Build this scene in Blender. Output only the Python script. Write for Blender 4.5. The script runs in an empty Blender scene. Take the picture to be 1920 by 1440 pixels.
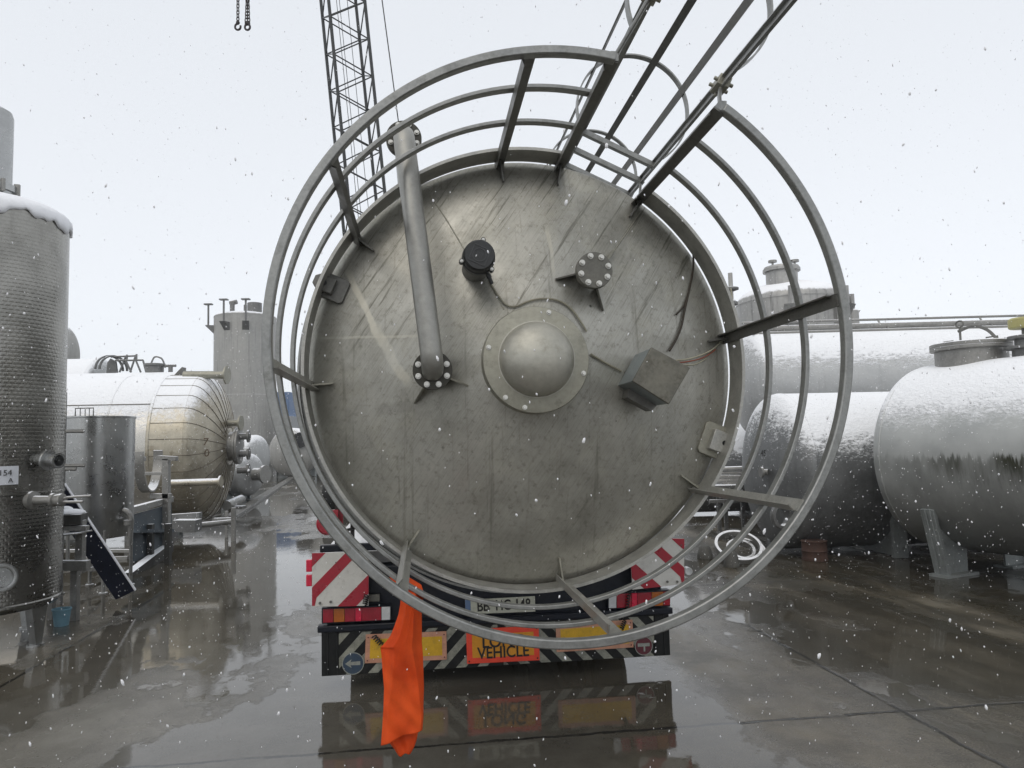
import bpy, math, random
from mathutils import Vector, Matrix
random.seed(7)
PI = math.pi
R_ = math.radians
sc = bpy.context.scene
C = sc.collection

# ------------------------------------------------------------------ camera
H, F, PITCH, ROLL = 1.7, 1400.0, R_(4.45), R_(1.4)
cam = bpy.data.cameras.new('camera')
cam.sensor_width = 36.0
cam.lens = F / 1920 * 36.0
cam.clip_start = 0.05
cam.clip_end = 2000
camo = bpy.data.objects.new('camera', cam)
C.objects.link(camo)
CR = Matrix.Rotation(PI / 2 + PITCH, 3, 'X') @ Matrix.Rotation(-ROLL, 3, 'Z')
camo.matrix_world = Matrix.Translation((0, 0, H)) @ CR.to_4x4()
sc.camera = camo
EYE = Vector((0, 0, H))

# ------------------------------------------------------------------ sky, sun, exposure
w = bpy.data.worlds.new('World')
sc.world = w
w.use_nodes = True
nt = w.node_tree
nt.nodes.clear()
out = nt.nodes.new('ShaderNodeOutputWorld')
sky = nt.nodes.new('ShaderNodeTexSky')
sky.sky_type = 'NISHITA'
sky.sun_disc = False
sky.sun_elevation = R_(50)
sky.sun_rotation = R_(200)
bg1 = nt.nodes.new('ShaderNodeBackground')
bg1.inputs['Strength'].default_value = 0.05
hs = nt.nodes.new('ShaderNodeHueSaturation')
hs.inputs['Saturation'].default_value = 0.2
nt.links.new(sky.outputs[0], hs.inputs['Color'])
nt.links.new(hs.outputs[0], bg1.inputs['Color'])
bg2 = nt.nodes.new('ShaderNodeBackground')
bg2.inputs['Color'].default_value = (0.85, 0.885, 0.935, 1)
bg2.inputs['Strength'].default_value = 0.81
ad = nt.nodes.new('ShaderNodeAddShader')
nt.links.new(bg1.outputs[0], ad.inputs[0])
nt.links.new(bg2.outputs[0], ad.inputs[1])
nt.links.new(ad.outputs[0], out.inputs['Surface'])

sl = bpy.data.lights.new('sun', 'SUN')
sl.energy = 0.7
sl.angle = R_(50)
sl.color = (1, 0.90, 0.76)
so = bpy.data.objects.new('sun', sl)
C.objects.link(so)
so.rotation_euler = (R_(38), 0, R_(-20))
sc.view_settings.view_transform = 'Standard'
sc.view_settings.look = 'None'
sc.view_settings.exposure = 0.0
sc.view_settings.gamma = 1

# ------------------------------------------------------------------ picture measurements -> places
def ray(px, py):
    return (CR @ Vector((px - 960, -(py - 720), -F))).normalized()
def P(px, py, Y):
    """point on the sight line at world depth Y"""
    d = ray(px, py)
    return EYE + d * (Y / d.y)
def G(px, py):
    d = ray(px, py)
    return EYE + d * (-H / d.z)

ax_ = ray(790, 833)
AX = Vector((ax_.x, ax_.y, 0)).normalized()
YAW = math.atan2(-AX.x, AX.y)
D0 = 3.9
def onplane(px, py, dep):
    d = ray(px, py)
    return EYE + d * (dep / d.dot(AX))
C0 = onplane(986, 691, D0)
ORG = Vector((C0.x, C0.y, 0))
UX = Vector((AX.y, -AX.x, 0))
ZC = C0.z
def L(px, py, y):
    """tank/trailer frame point on the sight line, y metres behind the head's rim (world height)"""
    q = onplane(px, py, D0 + y) - ORG
    return Vector((q.dot(UX), q.dot(AX), q.z))
RT = 1.125
def dish_h(r):
    return 0.385 * (1 - min(1, r / RT) ** 1.12)
def LD(px, py, off=0.0):
    """point on the domed head, off metres proud of it"""
    y = -0.2
    for _ in range(12):
        q = L(px, py, y)
        y = -dish_h(math.hypot(q.x, q.z - ZC)) - off
    return L(px, py, y)

# ------------------------------------------------------------------ mesh builder
def frame_of(d):
    d = d.normalized()
    a = Vector((0, 0, 1)) if abs(d.z) < 0.9 else Vector((1, 0, 0))
    u = d.cross(a).normalized()
    return u, d.cross(u).normalized(), d

class MB:
    def __init__(s):
        s.v, s.f, s.m = [], [], []
        s.cur = 0
    def add(s, verts, faces):
        o = len(s.v)
        s.v += [tuple(v) for v in verts]
        s.f += [[i + o for i in f] for f in faces]
        s.m += [s.cur] * len(faces)
        return s
    def box(s, c, size, rot=None):
        c = Vector(c)
        hx, hy, hz = size[0] / 2, size[1] / 2, size[2] / 2
        vs = [Vector((x, y, z)) for x in (-hx, hx) for y in (-hy, hy) for z in (-hz, hz)]
        if rot is not None:
            vs = [rot @ v for v in vs]
        return s.add([c + v for v in vs], [(0, 1, 3, 2), (4, 6, 7, 5), (0, 4, 5, 1), (2, 3, 7, 6), (0, 2, 6, 4), (1, 5, 7, 3)])
    def bar(s, p, q, w_, h_, up=None):
        p, q = Vector(p), Vector(q)
        d = (q - p).normalized()
        up = Vector(up) if up is not None else (Vector((0, 0, 1)) if abs(d.z) < 0.95 else Vector((0, 1, 0)))
        u = d.cross(up).normalized()
        v = u.cross(d).normalized()
        vs = []
        for e in (p, q):
            vs += [e - u * w_ / 2 - v * h_ / 2, e + u * w_ / 2 - v * h_ / 2, e + u * w_ / 2 + v * h_ / 2, e - u * w_ / 2 + v * h_ / 2]
        return s.add(vs, [(0, 3, 2, 1), (4, 5, 6, 7), (0, 1, 5, 4), (1, 2, 6, 5), (2, 3, 7, 6), (3, 0, 4, 7)])
    def cyl(s, p, q, r0, r1=None, n=20, caps=True):
        p, q = Vector(p), Vector(q)
        r1 = r0 if r1 is None else r1
        u, v, d = frame_of(q - p)
        vs = []
        for e, r in ((p, r0), (q, r1)):
            vs += [e + (u * math.cos(2 * PI * i / n) + v * math.sin(2 * PI * i / n)) * r for i in range(n)]
        fs = [(i, (i + 1) % n, n + (i + 1) % n, n + i) for i in range(n)]
        if caps:
            fs += [tuple(range(n))[::-1], tuple(range(n, 2 * n))]
        return s.add(vs, fs)
    def tube(s, pts, r, n=8, closed=False, flat=None):
        pts = [Vector(p) for p in pts]
        m = len(pts)
        vs, fs = [], []
        pu = None
        for i, p in enumerate(pts):
            a = pts[(i - 1) % m] if (closed or i > 0) else p
            b = pts[(i + 1) % m] if (closed or i < m - 1) else p
            d = (b - a).normalized()
            if pu is None:
                u, v, _ = frame_of(d)
            else:
                u = (pu - d * pu.dot(d)).normalized()
                v = d.cross(u)
            pu = u
            rr = r(i / max(1, m - 1)) if callable(r) else r
            vs += [p + (u * math.cos(2 * PI * k / n) + v * math.sin(2 * PI * k / n)) * rr for k in range(n)]
        for i in range(m if closed else m - 1):
            j = (i + 1) % m
            fs += [(i * n + k, i * n + (k + 1) % n, j * n + (k + 1) % n, j * n + k) for k in range(n)]
        if not closed:
            fs += [tuple(range(n))[::-1], tuple(range((m - 1) * n, m * n))]
        return s.add(vs, fs)
    def lathe(s, prof, o, d, n=64):
        """prof: (radius, distance along d)"""
        o = Vector(o)
        u, v, d = frame_of(Vector(d))
        vs, fs = [], []
        for r, t in prof:
            r = max(r, 1e-4)
            vs += [o + d * t + (u * math.cos(2 * PI * k / n) + v * math.sin(2 * PI * k / n)) * r for k in range(n)]
        for i in range(len(prof) - 1):
            fs += [(i * n + k, i * n + (k + 1) % n, (i + 1) * n + (k + 1) % n, (i + 1) * n + k) for k in range(n)]
        return s.add(vs, fs)
    def prism(s, poly, vec):
        vec = Vector(vec)
        poly = [Vector(p) for p in poly]
        n = len(poly)
        fs = [tuple(range(n)), tuple(range(n, 2 * n))[::-1]] + [(i, n + i, n + (i + 1) % n, (i + 1) % n) for i in range(n)]
        return s.add(poly + [p + vec for p in poly], fs)
    def ring(s, c, u, v, R0, R1, t0, t1, a0=0.0, a1=2 * PI, n=120):
        """rectangular section swept round centre c in plane u,v; radii R0..R1, offsets t0..t1 along u x v"""
        c, u, v = Vector(c), Vector(u), Vector(v)
        d = u.cross(v)
        full = abs(a1 - a0) > 2 * PI - 1e-4
        m = n if full else n + 1
        vs, fs = [], []
        for i in range(m):
            a = a0 + (a1 - a0) * i / n
            e = u * math.cos(a) + v * math.sin(a)
            vs += [c + e * R0 + d * t0, c + e * R1 + d * t0, c + e * R1 + d * t1, c + e * R0 + d * t1]
        for i in range(n):
            j = (i + 1) % m
            fs += [(i * 4 + k, j * 4 + k, j * 4 + (k + 1) % 4, i * 4 + (k + 1) % 4) for k in range(4)]
        if not full:
            fs += [(0, 1, 2, 3), ((m - 1) * 4 + 3, (m - 1) * 4 + 2, (m - 1) * 4 + 1, (m - 1) * 4)]
        return s.add(vs, fs)
    def ball(s, c, r, n=16, sq=(1, 1, 1)):
        c = Vector(c)
        vs, fs = [], []
        for i in range(n // 2 + 1):
            t = PI * i / (n // 2)
            for k in range(n):
                a = 2 * PI * k / n
                vs.append(c + Vector((math.sin(t) * math.cos(a) * sq[0], math.sin(t) * math.sin(a) * sq[1], math.cos(t) * sq[2])) * r)
        for i in range(n // 2):
            fs += [(i * n + k, (i + 1) * n + k, (i + 1) * n + (k + 1) % n, i * n + (k + 1) % n) for k in range(n)]
        return s.add(vs, fs)
    def build(s, name, mats, parent=None, bevel=0.0, smooth=True, angle=35):
        me = bpy.data.meshes.new(name)
        me.from_pydata(s.v, [], s.f)
        mats = mats if isinstance(mats, (list, tuple)) else [mats]
        for m in mats:
            me.materials.append(m)
        me.polygons.foreach_set('material_index', s.m)
        me.validate()
        import bmesh
        bm = bmesh.new()
        bm.from_mesh(me)
        bmesh.ops.recalc_face_normals(bm, faces=bm.faces)
        bm.to_mesh(me)
        bm.free()
        if smooth:
            me.polygons.foreach_set('use_smooth', [True] * len(me.polygons))
            me.set_sharp_from_angle(angle=R_(angle))
        o = bpy.data.objects.new(name, me)
        C.objects.link(o)
        if parent:
            o.parent = parent
        if bevel:
            b = o.modifiers.new('bevel', 'BEVEL')
            b.width = bevel
            b.segments = 2
            b.limit_method = 'ANGLE'
            b.angle_limit = R_(40)
        return o

def tag(o, label, cat, group=None, kind=None):
    o['label'] = label
    if cat: o['category'] = cat
    if group: o['group'] = group
    if kind: o['kind'] = kind
    return o
def thing(name, label, cat, loc=(0, 0, 0), rz=0.0, group=None):
    o = bpy.data.objects.new(name, None)
    C.objects.link(o)
    o.location = loc
    o.rotation_euler = (0, 0, rz)
    o.empty_display_size = 0.2
    return tag(o, label, cat, group)

def text_geo(body, size, font_shear=0.0, bold=0.0):
    cu = bpy.data.curves.new('t', 'FONT')
    cu.body = body
    cu.size = size
    cu.align_x = 'CENTER'
    cu.align_y = 'CENTER'
    cu.offset = bold
    cu.extrude = 0.0008
    o = bpy.data.objects.new('t', cu)
    C.objects.link(o)
    bpy.context.view_layer.update()
    me = bpy.data.meshes.new_from_object(o.evaluated_get(bpy.context.evaluated_depsgraph_get()))
    vs = [v.co.copy() for v in me.vertices]
    fs = [tuple(p.vertices) for p in me.polygons]
    bpy.data.objects.remove(o)
    bpy.data.curves.remove(cu)
    bpy.data.meshes.remove(me)
    return vs, fs
def lettering(name, body, size, o, u, v, mat, parent, bold=0.0, sx=1.0):
    vs, fs = text_geo(body, size, bold=bold)
    o, u, v = Vector(o), Vector(u).normalized(), Vector(v).normalized()
    d = u.cross(v)
    return MB().add([o + u * p.x * sx + v * p.y + d * p.z for p in vs], fs).build(name, mat, parent, smooth=False)

# ------------------------------------------------------------------ materials
class N:
    def __init__(s, name):
        s.mat = bpy.data.materials.new(name)
        s.mat.use_nodes = True
        s.t = s.mat.node_tree
        s.t.nodes.clear()
        s.out = s.t.nodes.new('ShaderNodeOutputMaterial')
        s.tc = s.t.nodes.new('ShaderNodeTexCoord')
    def n(s, typ, **k):
        o = s.t.nodes.new('ShaderNode' + typ)
        for a, b in k.items():
            setattr(o, a, b)
        return o
    def l(s, a, b):
        s.t.links.new(a, b)
    def val(s, sock, x):
        if hasattr(x, 'is_output'): s.l(x, sock)
        else: sock.default_value = x
    def math(s, op, a, b=0.0, c=0.0, clamp=False):
        o = s.n('Math', operation=op, use_clamp=clamp)
        s.val(o.inputs[0], a); s.val(o.inputs[1], b); s.val(o.inputs[2], c)
        return o.outputs[0]
    def scale(s, sc_, vec=None, rotz=0.0, loc=(0, 0, 0)):
        m = s.n('Mapping')
        s.l(vec if vec is not None else s.tc.outputs['Object'], m.inputs[0])
        m.inputs['Scale'].default_value = sc_
        m.inputs['Rotation'].default_value = (0, 0, rotz)
        m.inputs['Location'].default_value = loc
        return m.outputs[0]
    def noise(s, scl, det=4, rough=0.6, vec=None, dist=0.0):
        o = s.n('TexNoise')
        o.inputs['Scale'].default_value = scl
        o.inputs['Detail'].default_value = det
        o.inputs['Roughness'].default_value = rough
        o.inputs['Distortion'].default_value = dist
        s.l(vec if vec is not None else s.tc.outputs['Object'], o.inputs['Vector'])
        return o.outputs['Fac']
    def remap(s, x, a, b, c=0.0, d=1.0, smooth=True):
        o = s.n('MapRange', interpolation_type='SMOOTHSTEP' if smooth else 'LINEAR')
        s.val(o.inputs[0], x)
        o.inputs[1].default_value, o.inputs[2].default_value, o.inputs[3].default_value, o.inputs[4].default_value = a, b, c, d
        return o.outputs[0]
    def mix(s, f, a, b, mode='MIX'):
        o = s.n('Mix', data_type='RGBA', blend_type=mode)
        s.val(o.inputs[0], f)
        for i, x in ((6, a), (7, b)):
            if hasattr(x, 'is_output'): s.l(x, o.inputs[i])
            else: o.inputs[i].default_value = (x[0], x[1], x[2], 1)
        return o.outputs[2]
    def bump(s, h, dist=0.002, strength=1.0, nrm=None):
        o = s.n('Bump')
        o.inputs['Strength'].default_value = strength
        o.inputs['Distance'].default_value = dist
        s.l(h, o.inputs['Height'])
        if nrm is not None: s.l(nrm, o.inputs['Normal'])
        return o.outputs[0]
    def bsdf(s, col, rough, metal=0.0, nrm=None, spec=0.5):
        o = s.n('BsdfPrincipled')
        if hasattr(col, 'is_output'): s.l(col, o.inputs['Base Color'])
        else: o.inputs['Base Color'].default_value = (col[0], col[1], col[2], 1)
        s.val(o.inputs['Roughness'], rough)
        s.val(o.inputs['Metallic'], metal)
        o.inputs['Specular IOR Level'].default_value = spec
        if nrm is not None: s.l(nrm, o.inputs['Normal'])
        return o.outputs[0]
    def snow(s, base, thr=0.55, amp=0.5, scl=9.0, wid=0.12, stretch=(1, 1, 1)):
        """fallen snow where the surface faces up, ragged at its lower edge"""
        g = s.n('NewGeometry')
        sx = s.n('SeparateXYZ')
        s.l(g.outputs['Normal'], sx.inputs[0])
        v = s.scale(stretch)
        n1 = s.noise(scl * 0.6, 4, 0.6, v)
        n2 = s.noise(scl * 2.6, 3, 0.6, v, 0.6)
        nn = s.math('ADD', s.math('MULTIPLY', n1, 0.45), s.math('MULTIPLY', n2, 0.55))
        k = s.math('ADD', sx.outputs['Z'], s.math('MULTIPLY', s.math('SUBTRACT', nn, 0.5), amp * 3))
        m = s.remap(k, thr - wid, thr + wid)
        b = s.bump(s.math('MULTIPLY', nn, m), 0.045, 0.8)
        sn = s.bsdf((0.90, 0.91, 0.93), 0.75, 0, b, 0.2)
        mx = s.n('MixShader')
        s.l(m, mx.inputs[0]); s.l(base, mx.inputs[1]); s.l(sn, mx.inputs[2])
        return mx.outputs[0]
    def done(s, sh):
        s.l(sh, s.out.inputs['Surface'])
        return s.mat

def simple(name, col, rough=0.5, metal=0.0, var=0.18, scl=5.0, bump=0.001, snow=None, streak=0.0, dirt=0.0, dirtcol=(0.05, 0.045, 0.035), spec=0.5):
    a = N(name)
    n1 = a.noise(scl, 6, 0.65)
    n2 = a.noise(scl * 7, 4, 0.6)
    nn = a.math('ADD', a.math('MULTIPLY', n1, 0.65), a.math('MULTIPLY', n2, 0.35))
    f = a.remap(nn, 0.3, 0.7)
    lo = [c * (1 - var) for c in col]
    hi = [min(1, c * (1 + var)) for c in col]
    c = a.mix(f, lo, hi)
    if streak:
        sk = a.noise(1.0, 4, 0.6, a.scale((9, 9, 0.5)))
        c = a.mix(a.math('MULTIPLY', a.remap(sk, 0.5, 0.72), streak), c, [x * 0.45 for x in col])
    if dirt:
        dn = a.noise(scl * 1.7, 8, 0.75, a.scale((1, 1, 1), loc=(3, 7, 1)))
        c = a.mix(a.math('MULTIPLY', a.remap(dn, 0.5, 0.72), dirt), c, dirtcol)
    r = a.remap(n1, 0.3, 0.7, max(0.02, rough - 0.1), min(1, rough + 0.12))
    b = a.bump(n2, bump, 0.5) if bump else None
    sh = a.bsdf(c, r, metal, b, spec)
    if snow:
        sh = a.snow(sh, **snow)
    return a.done(sh)

# weathered stainless head of the load
def head_material():
    a = N('weathered_stainless_head')
    big = a.noise(1.3, 7, 0.68)
    mid = a.noise(6, 6, 0.65)
    fine = a.noise(38, 5, 0.7)
    c = a.mix(a.remap(big, 0.34, 0.66), (0.285, 0.277, 0.24), (0.47, 0.46, 0.415))
    c = a.mix(a.math('MULTIPLY', a.remap(mid, 0.48, 0.7), 0.4), c, (0.50, 0.485, 0.41))
    c = a.mix(a.math('MULTIPLY', a.remap(fine, 0.5, 0.75), 0.6), c, (0.15, 0.145, 0.115))
    # drip marks that ran diagonally over the metal while the vessel stood
    m = a.n('Mapping')
    a.l(a.tc.outputs['Object'], m.inputs[0])
    m.inputs['Rotation'].default_value = (0, R_(56), 0)
    dr = a.noise(1.0, 6, 0.72, a.scale((1.6, 1, 34), m.outputs[0]), 0.25)
    br_ = a.noise(1.0, 3, 0.7, a.scale((5, 1, 260), m.outputs[0]))
    c = a.mix(a.math('MULTIPLY', a.remap(br_, 0.42, 0.7), 0.3), c, (0.17, 0.166, 0.14))
    sg = a.n('SeparateXYZ'); a.l(a.tc.outputs['Object'], sg.inputs[0])
    msk = a.math('ADD', a.noise(1.3, 3, 0.5, a.scale((1, 1, 1), loc=(5.2, 1, 2.4))), a.remap(sg.outputs[2], ZC - 0.2, ZC + 0.9, -0.13, 0.14))
    # run marks straight down from the rim as it lies now
    dn = a.noise(1.0, 5, 0.7, a.scale((26, 1, 1.1)))
    c = a.mix(a.math('MULTIPLY', a.remap(dn, 0.55, 0.72), 0.5), c, (0.15, 0.143, 0.115))
    c = a.mix(a.math('MULTIPLY', a.remap(dr, 0.54, 0.64), a.remap(msk, 0.42, 0.58, 0, 0.75)), c, (0.12, 0.115, 0.09))
    sp = a.n('TexVoronoi')
    sp.inputs['Scale'].default_value = 7
    a.l(a.tc.outputs['Object'], sp.inputs['Vector'])
    c = a.mix(a.math('MULTIPLY', a.remap(sp.outputs['Distance'], 0.03, 0.07, 1, 0), a.remap(a.noise(3.3), 0.53, 0.6)), c, (0.025, 0.022, 0.018))
    # pale residue streaks that ran down while the vessel stood upright
    sx = a.n('SeparateXYZ'); a.l(a.tc.outputs['Object'], sx.inputs[0])
    wob = a.noise(7, 4, 0.65)
    for p, q, w0, k in ((LD(652, 505), LD(708, 632), 0.020, 0.8), (LD(700, 610), LD(768, 725), 0.030, 0.6), (LD(1026, 425), LD(1040, 520), 0.012, 0.55), (LD(600, 634), LD(790, 630), 0.008, 0.4), (LD(1150, 470), LD(1205, 395), 0.008, -0.5), (LD(700, 772), LD(800, 756), 0.03, -0.22)):
        d = Vector((q.x - p.x, q.z - p.z)); ln = d.length; d = d / ln
        dx = a.math('SUBTRACT', sx.outputs[0], p.x); dz = a.math('SUBTRACT', sx.outputs[2], p.z)
        al = a.math('ADD', a.math('MULTIPLY', dx, d.x), a.math('MULTIPLY', dz, d.y))
        ac = a.math('ABSOLUTE', a.math('ADD', a.math('SUBTRACT', a.math('MULTIPLY', dx, d.y), a.math('MULTIPLY', dz, d.x)), a.math('MULTIPLY', a.math('SUBTRACT', wob, 0.5), w0 * 2.2)))
        msk = a.math('MULTIPLY', a.remap(ac, w0 * .5, w0 * 1.1, 1, 0), a.math('MULTIPLY', a.remap(al, -.02, .05), a.remap(al, ln - .06, ln + .02, 1, 0)))
        msk = a.math('MULTIPLY', msk, a.remap(mid, 0.3, 0.6, 0.45, 1.0))
        c = a.mix(a.math('MULTIPLY', msk, abs(k)), c, (0.58, 0.555, 0.47) if k > 0 else (0.09, 0.088, 0.075))
    r = a.remap(mid, 0.3, 0.7, 0.34, 0.56)
    b = a.bump(a.math('ADD', fine, a.math('MULTIPLY', dr, 0.5)), 0.0012, 0.6)
    b = a.bump(a.noise(2.2, 2, 0.4), 0.02, 0.25, b)
        # brushing marks and the dull film of dirt change the shine from place to place
    r = a.math('ADD', r, a.math('MULTIPLY', a.math('SUBTRACT', br_, 0.5), 0.35))
    return a.done(a.bsdf(c, r, 0.62, b))

def dimple_material():
    a = N('dimpled_stainless_jacket')
    sx = a.n('SeparateXYZ')
    a.l(a.tc.outputs['Object'], sx.inputs[0])
    ang = a.math('ARCTAN2', sx.outputs[0], a.math('MULTIPLY', sx.outputs[1], -1))
    cb = a.n('CombineXYZ')
    a.l(a.math('MULTIPLY', ang, 0.65), cb.inputs[0])
    a.l(sx.outputs[2], cb.inputs[1])
    # pillows: each row of dimples is set off by half a dimple
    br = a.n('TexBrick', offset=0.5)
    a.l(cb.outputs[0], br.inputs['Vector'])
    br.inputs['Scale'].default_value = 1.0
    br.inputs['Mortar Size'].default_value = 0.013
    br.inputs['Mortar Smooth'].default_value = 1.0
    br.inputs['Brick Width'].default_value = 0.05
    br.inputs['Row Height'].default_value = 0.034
    n1 = a.noise(3, 5)
    n2 = a.noise(1.0, 4, 0.6, a.scale((8, 8, 0.6)))
    c = a.mix(a.remap(n1, 0.3, 0.7), (0.20, 0.195, 0.178), (0.33, 0.322, 0.298))
    c = a.mix(a.math('MULTIPLY', a.remap(n2, 0.5, 0.75), 0.5), c, (0.17, 0.165, 0.15))
    h = a.math('SUBTRACT', 1.0, br.outputs['Fac'])
    c = a.mix(a.math('MULTIPLY', br.outputs['Fac'], 0.14), c, (0.16, 0.155, 0.145))  # shade of the recesses between the dimples, painted into the colour
    b = a.bump(h, 0.004, 0.27)
    b = a.bump(a.noise(2.0, 2), 0.02, 0.25, b)
    return a.done(a.bsdf(c, a.remap(n1, 0.3, 0.7, 0.2, 0.32), 0.95, b))

def algae_tank_material():
    a = N('stainless_with_algae_band')
    sx = a.n('SeparateXYZ')
    a.l(a.tc.outputs['Object'], sx.inputs[0])
    n1 = a.noise(2.2, 6)
    st = a.noise(1.0, 6, 0.7, a.scale((14, 14, 1.2)))
    st2 = a.noise(1.0, 3, 0.6, a.scale((2.2, 2.2, 0.3)))
    c = a.mix(a.remap(n1, 0.3, 0.7), (0.40, 0.41, 0.40), (0.52, 0.53, 0.515))
    zz = a.math('ADD', sx.outputs[2], a.math('MULTIPLY', a.math('SUBTRACT', st, 0.5), 0.5))
    band = a.math('MULTIPLY', a.remap(zz, 1.37, 1.44, 1, 0), a.remap(zz, 1.02, 1.36, 0.0, 1.0))
    band = a.math('MULTIPLY', band, a.math('MULTIPLY', a.remap(st2, 0.34, 0.56, 0.25, 0.95), a.remap(sx.outputs[1], -1.7, -0.5, 1.0, 0.22)))
    c = a.mix(band, c, (0.035, 0.036, 0.016))
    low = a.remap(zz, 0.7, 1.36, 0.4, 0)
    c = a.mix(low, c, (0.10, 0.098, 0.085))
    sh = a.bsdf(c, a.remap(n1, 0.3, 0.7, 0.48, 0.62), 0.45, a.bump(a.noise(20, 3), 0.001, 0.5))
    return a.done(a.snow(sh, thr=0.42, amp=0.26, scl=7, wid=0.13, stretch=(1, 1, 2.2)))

def ground_material():
    a = N('wet_concrete')
    v = a.scale((1, 1, 1), rotz=-YAW)
    d1 = a.n('TexNoise'); d1.inputs['Scale'].default_value = 0.9; a.l(v, d1.inputs['Vector'])
    vv = a.n('VectorMath', operation='SCALE'); a.l(d1.outputs['Color'], vv.inputs[0]); vv.inputs['Scale'].default_value = 0.10
    va = a.n('VectorMath', operation='ADD'); a.l(v, va.inputs[0]); a.l(vv.outputs[0], va.inputs[1])
    sx = a.n('SeparateXYZ'); a.l(va.outputs[0], sx.inputs[0])
    X, Y = sx.outputs[0], sx.outputs[1]
    pud = a.noise(1.0, 5, 0.62, a.scale((0.55, 0.28, 1), va.outputs[0]))
    fine = a.noise(55, 4, 0.7)
    mid = a.noise(2.3, 6, 0.7, va.outputs[0])
    stk = a.noise(1.0, 5, 0.65, a.scale((1.5, 0.22, 1), va.outputs[0], loc=(3, 9, 0)))
    side = a.math('MAXIMUM', a.remap(X, 0.3, 1.9, 0, 1.0), a.remap(X, -2.4, -3.6, 0, 1))
    col = a.mix(a.remap(mid, 0.3, 0.7), (0.115, 0.107, 0.088), (0.225, 0.213, 0.185))
    brn = a.mix(a.remap(mid, 0.32, 0.68), (0.050, 0.039, 0.022), (0.145, 0.120, 0.078))
    col = a.mix(a.math('MULTIPLY', side, a.remap(stk, 0.3, 0.55, 0.55, 1)), col, brn)
    moss = a.math('MULTIPLY', a.math('MAXIMUM', a.remap(X, 2.2, 3.8, 0, 1), a.remap(X, -3.0, -3.8, 0, 1)), a.remap(stk, 0.40, 0.56, 0, 0.9))
    col = a.mix(moss, col, (0.024, 0.020, 0.009))
    col = a.mix(a.math('MULTIPLY', a.remap(fine, 0.52, 0.7), 0.35), col, (0.06, 0.055, 0.045))
    grit = a.noise(120, 3, 0.75)
    edge = a.math('ADD', a.math('ADD', pud, a.math('MULTIPLY', a.math('SUBTRACT', mid, 0.5), 0.22)), a.math('MULTIPLY', a.math('SUBTRACT', fine, 0.5), 0.06))
    edge = a.math('ADD', edge, a.remap(X, 0.8, -1.2, 0, 0.05))
    under = a.math('MULTIPLY', a.math('MULTIPLY', a.remap(X, -1.0, -0.6), a.remap(X, 1.7, 2.1, 1, 0)), a.math('MULTIPLY', a.remap(Y, 3.2, 3.9), a.remap(Y, 9, 11, 1, 0)))
    edge = a.math('ADD', edge, a.math('MULTIPLY', under, 0.09))
    wet = a.remap(edge, 0.475, 0.505)
    damp = a.remap(edge, 0.36, 0.49)
    col = a.mix(a.math('MULTIPLY', damp, 0.45), col, a.mix(1.0, col, (0.5, 0.48, 0.44), 'MULTIPLY'))
    col = a.mix(a.math('MULTIPLY', wet, 0.55), col, (0.06, 0.054, 0.042))
    col = a.mix(a.math('MULTIPLY', a.math('MULTIPLY', a.remap(grit, 0.5, 0.72), 0.5), a.remap(wet, 0, 1, 1, .2, False)), col, (0.33, 0.31, 0.27))
    # slab joints
    sj = a.n('SeparateXYZ'); a.l(v, sj.inputs[0])
    wj = a.math('MULTIPLY', a.math('SUBTRACT', a.noise(3.0, 6, 0.7), 0.5), 0.09)
    jx = a.math('PINGPONG', a.math('ADD', a.math('ADD', sj.outputs[0], wj), 3.1), 3.0)
    jy = a.math('PINGPONG', a.math('ADD', a.math('SUBTRACT', sj.outputs[1], 4.4), wj), 2.025)
    j = a.math('MAXIMUM', a.remap(jx, 0.008, 0.022, 1, 0), a.remap(jy, 0.008, 0.022, 1, 0))
    j = a.math('MULTIPLY', j, a.remap(mid, 0.38, 0.5, 0.2, 1))
    col = a.mix(j, col, (0.022, 0.02, 0.016))
    rough = a.math('ADD', a.math('ADD', a.remap(wet, 0, 1, 0.14, 0.022, False), a.remap(damp, 0, 1, 0.26, 0.0, False)), a.math('MULTIPLY', a.remap(fine, 0.4, 0.7), 0.03))
    rough = a.math('ADD', rough, a.math('MULTIPLY', a.remap(mid, 0.5, 0.7), a.remap(wet, 0, 1, 0.12, 0.03, False)))
    hgt = a.math('ADD', a.math('MULTIPLY', fine, 0.6), a.math('MULTIPLY', grit, 0.35))
    hgt = a.math('SUBTRACT', hgt, a.math('MULTIPLY', j, 2.0))
    hgt = a.math('MULTIPLY', hgt, a.remap(wet, 0, 1, 1.0, 0.02, False))
    rip = a.noise(9, 2, 0.5, a.scale((1, 0.6, 1)))
    b = a.bump(hgt, 0.005, 0.6)
    b = a.bump(rip, 0.0018, 0.3, b)
    b = a.bump(a.noise(38, 3, 0.6, a.scale((1, .7, 1))), 0.0006, 0.25, b)
    return a.done(a.bsdf(col, rough, 0, b, 0.55))

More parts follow.
